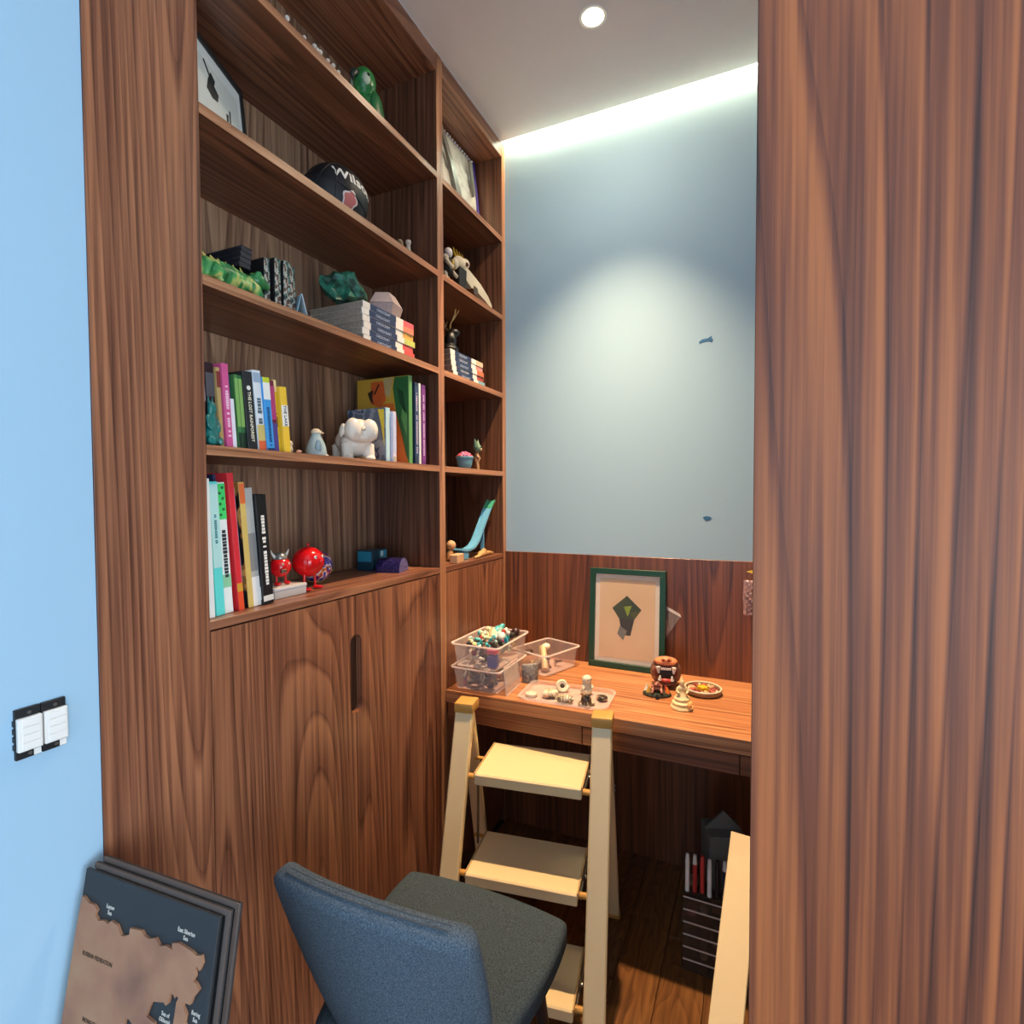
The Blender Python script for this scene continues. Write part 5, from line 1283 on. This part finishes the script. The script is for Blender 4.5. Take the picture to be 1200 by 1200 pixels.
# plain abstract stand-in for the artwork: overlapping facets
for i, (poly, c) in enumerate((([(-0.058, 0.236), (0.0, 0.288), (0.058, 0.236), (0.030, 0.196), (-0.030, 0.196)], '#24402a'),
        ([(-0.030, 0.196), (0.030, 0.196), (0.016, 0.132), (-0.016, 0.132)], '#23262a'), ([(-0.058, 0.236), (0.0, 0.288), (-0.012, 0.232)], '#33482a'),
        ([(0.058, 0.236), (0.012, 0.222), (0.030, 0.196)], '#4a5528'), ([(-0.012, 0.244), (0.020, 0.250), (0.004, 0.206)], '#8fb032'), ([(-0.026, 0.168), (0.002, 0.150), (-0.012, 0.112), (-0.036, 0.136)], '#7f8480'))):
    obj('printed_facet', prism(B(), poly, 0.0042-0.0001*i, 0.0046, 'XZ'), plain(c, 0.7, 0.1), ft)
obj('glazing', bx(-fr_w/2+b_, fr_w/2-b_, 0.000, 0.0012, b_, fr_h-b_), GLASS, ft)
t = thing('plastic_sleeve', 'clear plastic sleeve poking out behind the green framed print', 'sleeve', (2.1075, 0.355, zd), (0, R_(2), 0))
obj('sleeve_sheet', prism(B(), [(0.0, 0.0), (-0.02, 0.10), (-0.098, 0.225), (-0.085, 0.238), (-0.04, 0.262), (0.06, 0.15), (0.05, 0.0)], -0.0006, 0.0006, 'YZ'), FILM, t)
obj('sleeve_band', prism(B(), [(-0.098, 0.218), (-0.094, 0.230), (-0.044, 0.256), (-0.046, 0.243)], -0.0012, -0.0006, 'YZ'), plain('#d9cfc6', 0.4), t)

# roaring head with open mouth
MH = multi('head_stone', [(0.3, '#4d342c'), (0.5, '#7a5446'), (0.7, '#a67a60')], 60, 0.5, 4, constant=False, bump=0.3)
t = thing('roaring_head', 'small ceramic beast head with wide fanged mouth on the desk', 'figurine', (1.968, 0.292, zd), (0, 0, R_(180+10)))
PINK = plain('#b8423a', 0.35, 0.1); ORG = plain('#dd8a5e', 0.45, 0.15); DKM = plain('#1b0d0c', 0.6)
blob('head', [((-0.012, 0, 0.045), (0.042, 0.050, 0.045)), ((-0.006, 0.030, 0.050), (0.030, 0.024, 0.040)), ((-0.006, -0.030, 0.050), (0.030, 0.024, 0.040)), ((0.006, 0, 0.016), (0.036, 0.040, 0.016)), ((0.004, 0, 0.088), (0.034, 0.042, 0.018))], MH, t, 0.003)
bm = B(); sph(bm, (0.012, 0, 0.092), (0.034, 0.040, 0.014), 18, 10); obj('brow', bm, ORG, t, 'full')
bm = B(); sph(bm, (0.032, 0, 0.102), (0.016, 0.020, 0.012), 14, 10); no = obj('snout', bm, ORG, t, 'full')
for s in (-1, 1):
    bm = B(); sph(bm, (0.0455, s*0.0085, 0.104), (0.003, 0.0052, 0.005), 8, 6); obj('nostril', bm, plain('#7a1f1a', 0.5), no, 'full')
bm = B(); sph(bm, (0.030, 0, 0.056), (0.017, 0.042, 0.034), 20, 12); obj('mouth', bm, plain('#6a2a22', 0.5), t, 'full')
bm = B(); sph(bm, (0.040, 0, 0.056), (0.0095, 0.030, 0.023), 20, 12); obj('throat', bm, DKM, t, 'full')
bm = B(); sph(bm, (0.044, 0, 0.033), (0.012, 0.022, 0.008), 14, 8); obj('tongue', bm, PINK, t, 'full')
for s in (-1, 1):
    bm = B(); cyl(bm, (0.046, s*0.027, 0.080), (0.048, s*0.025, 0.058), 0.0085, 0.003, 8); obj('fang', bm, WHT, t, True)
    bm = B(); cyl(bm, (0.048, s*0.021, 0.034), (0.050, s*0.020, 0.050), 0.007, 0.0025, 8); obj('fang', bm, WHT, t, True)
for k in range(5):
    obj('tooth', bx(0.046, 0.050, -0.017+k*0.007, -0.0115+k*0.007, 0.070, 0.078, 0.001), WHT, t)
# small painted diorama
t = thing('painted_figurine', 'small dark painted crouching figure on a base before the beast head', 'figurine', (1.862, 0.305, zd), (0, 0, R_(190)))
bm = B(); lathe(bm, [(0.040, 0), (0.042, 0.005), (0.036, 0.012), (0.02, 0.014)], seg=22); bmesh.ops.scale(bm, vec=(0.8, 1.15, 1), verts=bm.verts); obj('base', bm, plain('#2b3326', 0.5, 0.3), t, True)
blob('body', [((0, 0, 0.026), (0.018, 0.020, 0.015)), ((0.012, 0, 0.040), (0.012, 0.012, 0.010)), ('limb', [(0.01, 0.012, 0.03), (0.03, 0.016, 0.015)], 0.0055), ('limb', [(0.01, -0.012, 0.03), (0.03, -0.016, 0.015)], 0.0055)], multi('painted_mix', [(0.3, '#7a3f33'), (0.5, '#c78d72'), (0.62, '#3a3c36'), (0.72, '#d9cbb4')], 90, 0.4, 2), t, 0.002)
for (x, y, c) in ((0.008, 0.034, '#d9772e'), (-0.004, -0.036, '#e0dcc9'), (0.012, -0.028, '#c7a14a'), (-0.012, 0.03, '#9a3b32')):
    bm = B(); cyl(bm, (x, y, 0.010), (x*1.1, y*0.95, 0.032), 0.009, 0.002, 7); obj('flame', bm, plain(c, 0.45), t)
bm = B(); cyl(bm, (0.032, 0, 0.006), (0.048, 0, 0.0065), 0.006, seg=10); obj('cannon', bm, BLACK, t)
# cream stacked stupa figurine
t = thing('cream_figurine', 'cream carved figurine with tiered skirt standing beside the round dish', 'figurine', (1.780, 0.213, zd), (0, 0, R_(-160)))
IV = plain('#e2cf9e', 0.5, 0.08)
bm = B(); lathe(bm, [(0.034, 0), (0.036, 0.003), (0.033, 0.009), (0.027, 0.011), (0.030, 0.014), (0.031, 0.019), (0.023, 0.024), (0.024, 0.027), (0.025, 0.032), (0.015, 0.041), (0.011, 0.052), (0.008, 0.058)], seg=26); obj('tiered_skirt', bm, IV, t, True)
blob('torso', [((0, 0, 0.062), (0.011, 0.013, 0.014)), ((0.002, 0, 0.082), (0.0085, 0.0085, 0.010)), ('limb', [(0, 0.012, 0.068), (0.006, 0.018, 0.055), (0.014, 0.010, 0.050)], 0.0042), ('limb', [(0, -0.012, 0.068), (0.006, -0.018, 0.055), (0.014, -0.010, 0.050)], 0.0042)], IV, t, 0.0018)
bm = B(); lathe(bm, [(0.006, 0.090), (0.004, 0.096), (0.001, 0.102)], seg=10); obj('topknot', bm, IV, t, True)
bm = B(); sph(bm, (0.028, 0.018, 0.018), (0.010, 0.008, 0.012), 10, 8); obj('lily', bm, plain('#e9b26a', 0.45), t, 'full')
# round dish
t = thing('round_dish', 'round painted wall dish with a yellow flower centre lying on the desk', 'dish', (1.945, 0.163, zd), (0, 0, 0))
bm = B(); lathe(bm, [(0.050, 0), (0.060, 0.004), (0.063, 0.016), (0.060, 0.019), (0.055, 0.018), (0.053, 0.012), (0.001, 0.011)], seg=40); obj('dish_body', bm, plain('#8f7355', 0.5), t, True)
obj('pale_rim', tube(B(), [(0.0595*math.cos(a), 0.0595*math.sin(a), 0.0185) for a in [2*math.pi*i/48 for i in range(48)]], 0.0026, 6, True), plain('#e6dbc6', 0.45), t, True)
for k in range(9):
    a = 2*math.pi*k/9; bm = B(); sph(bm, (0.038*math.cos(a), 0.038*math.sin(a), 0.0135), (0.0145, 0.009, 0.006), 12, 8, (0, 0, a)); obj('petal', bm, plain(['#b5533f', '#8c2f2a', '#d9a078'][k % 3], 0.45, 0.2), t, 'full')
    b2 = a+0.35; bm = B(); sph(bm, (0.046*math.cos(b2), 0.046*math.sin(b2), 0.0135), (0.006, 0.005, 0.004), 8, 6); obj('bead', bm, plain(['#e6d3b0', '#5a2b22'][k % 2], 0.5), t, 'full')
bm = B()
star = [((0.022 if i % 2 == 0 else 0.0125)*math.cos(math.pi*i/6), (0.022 if i % 2 == 0 else 0.0125)*math.sin(math.pi*i/6)) for i in range(12)]
prism(bm, star, 0.012, 0.0215, 'XY'); obj('flower_centre', bm, plain('#e3b42c', 0.45), t)
# bag hanging at the right end of the walnut wall
t = thing('hanging_bag', 'crumpled clear pinkish bag with a yellow tag hanging by the wardrobe edge', 'bag', (2.090, 0.0, 1.005), (R_(0), 0, R_(-90)))
obj('bag_film', pillow(0.080, 0.125, 0.020, 22, 22, 9, 0.034), clear('pink_film', '#e6c3c6', 0.30, 0.1), t, 'full')
bm = B(); tube(bm, [(0, 0, 0.110), (0, 0.006, 0.140), (0, 0.018, 0.150)], 0.003, 8); obj('hook', bm, plain('#cfc6bc', 0.3, metal=0.5), t)
obj('yellow_tag', prism(B(), [(-0.030, 0.155), (0.012, 0.168), (0.03, 0.160), (0.02, 0.145), (-0.005, 0.148)], -0.004, 0.004, 'XZ'), plain('#e9c545', 0.45), t)

# ------------------------------------------------------------------ settle things exactly on what carries them
bpy.context.view_layer.update()
def lowest(o):
    zs = [(o.matrix_world @ Vector(c)).z for c in (v.co for v in o.data.vertices)] if o.type == 'MESH' else []
    for c in o.children: zs.append(lowest(c))
    return min(zs) if zs else 1e9
levels = S_Z + [0.75, ZA, ZB]
for o in list(bpy.data.objects):
    if o.parent is None and o.type == 'EMPTY' and o.get('category') in ('figurine', 'ball', 'bag', 'toy', 'peg doll', 'ornament', 'rock', 'bowl', 'card', 'toy slide', 'pouch', 'lid', 'shell', 'picture', 'dish', 'block', 'pebble', 'coral'):
        if o['label'].startswith('crumpled clear'): continue
        zmin = lowest(o)
        near = [l for l in levels if -0.02 < zmin-l < 0.006]
        if near:
            l = min(near, key=lambda q: abs(q-zmin)); o.location.z += l+0.0005-zmin
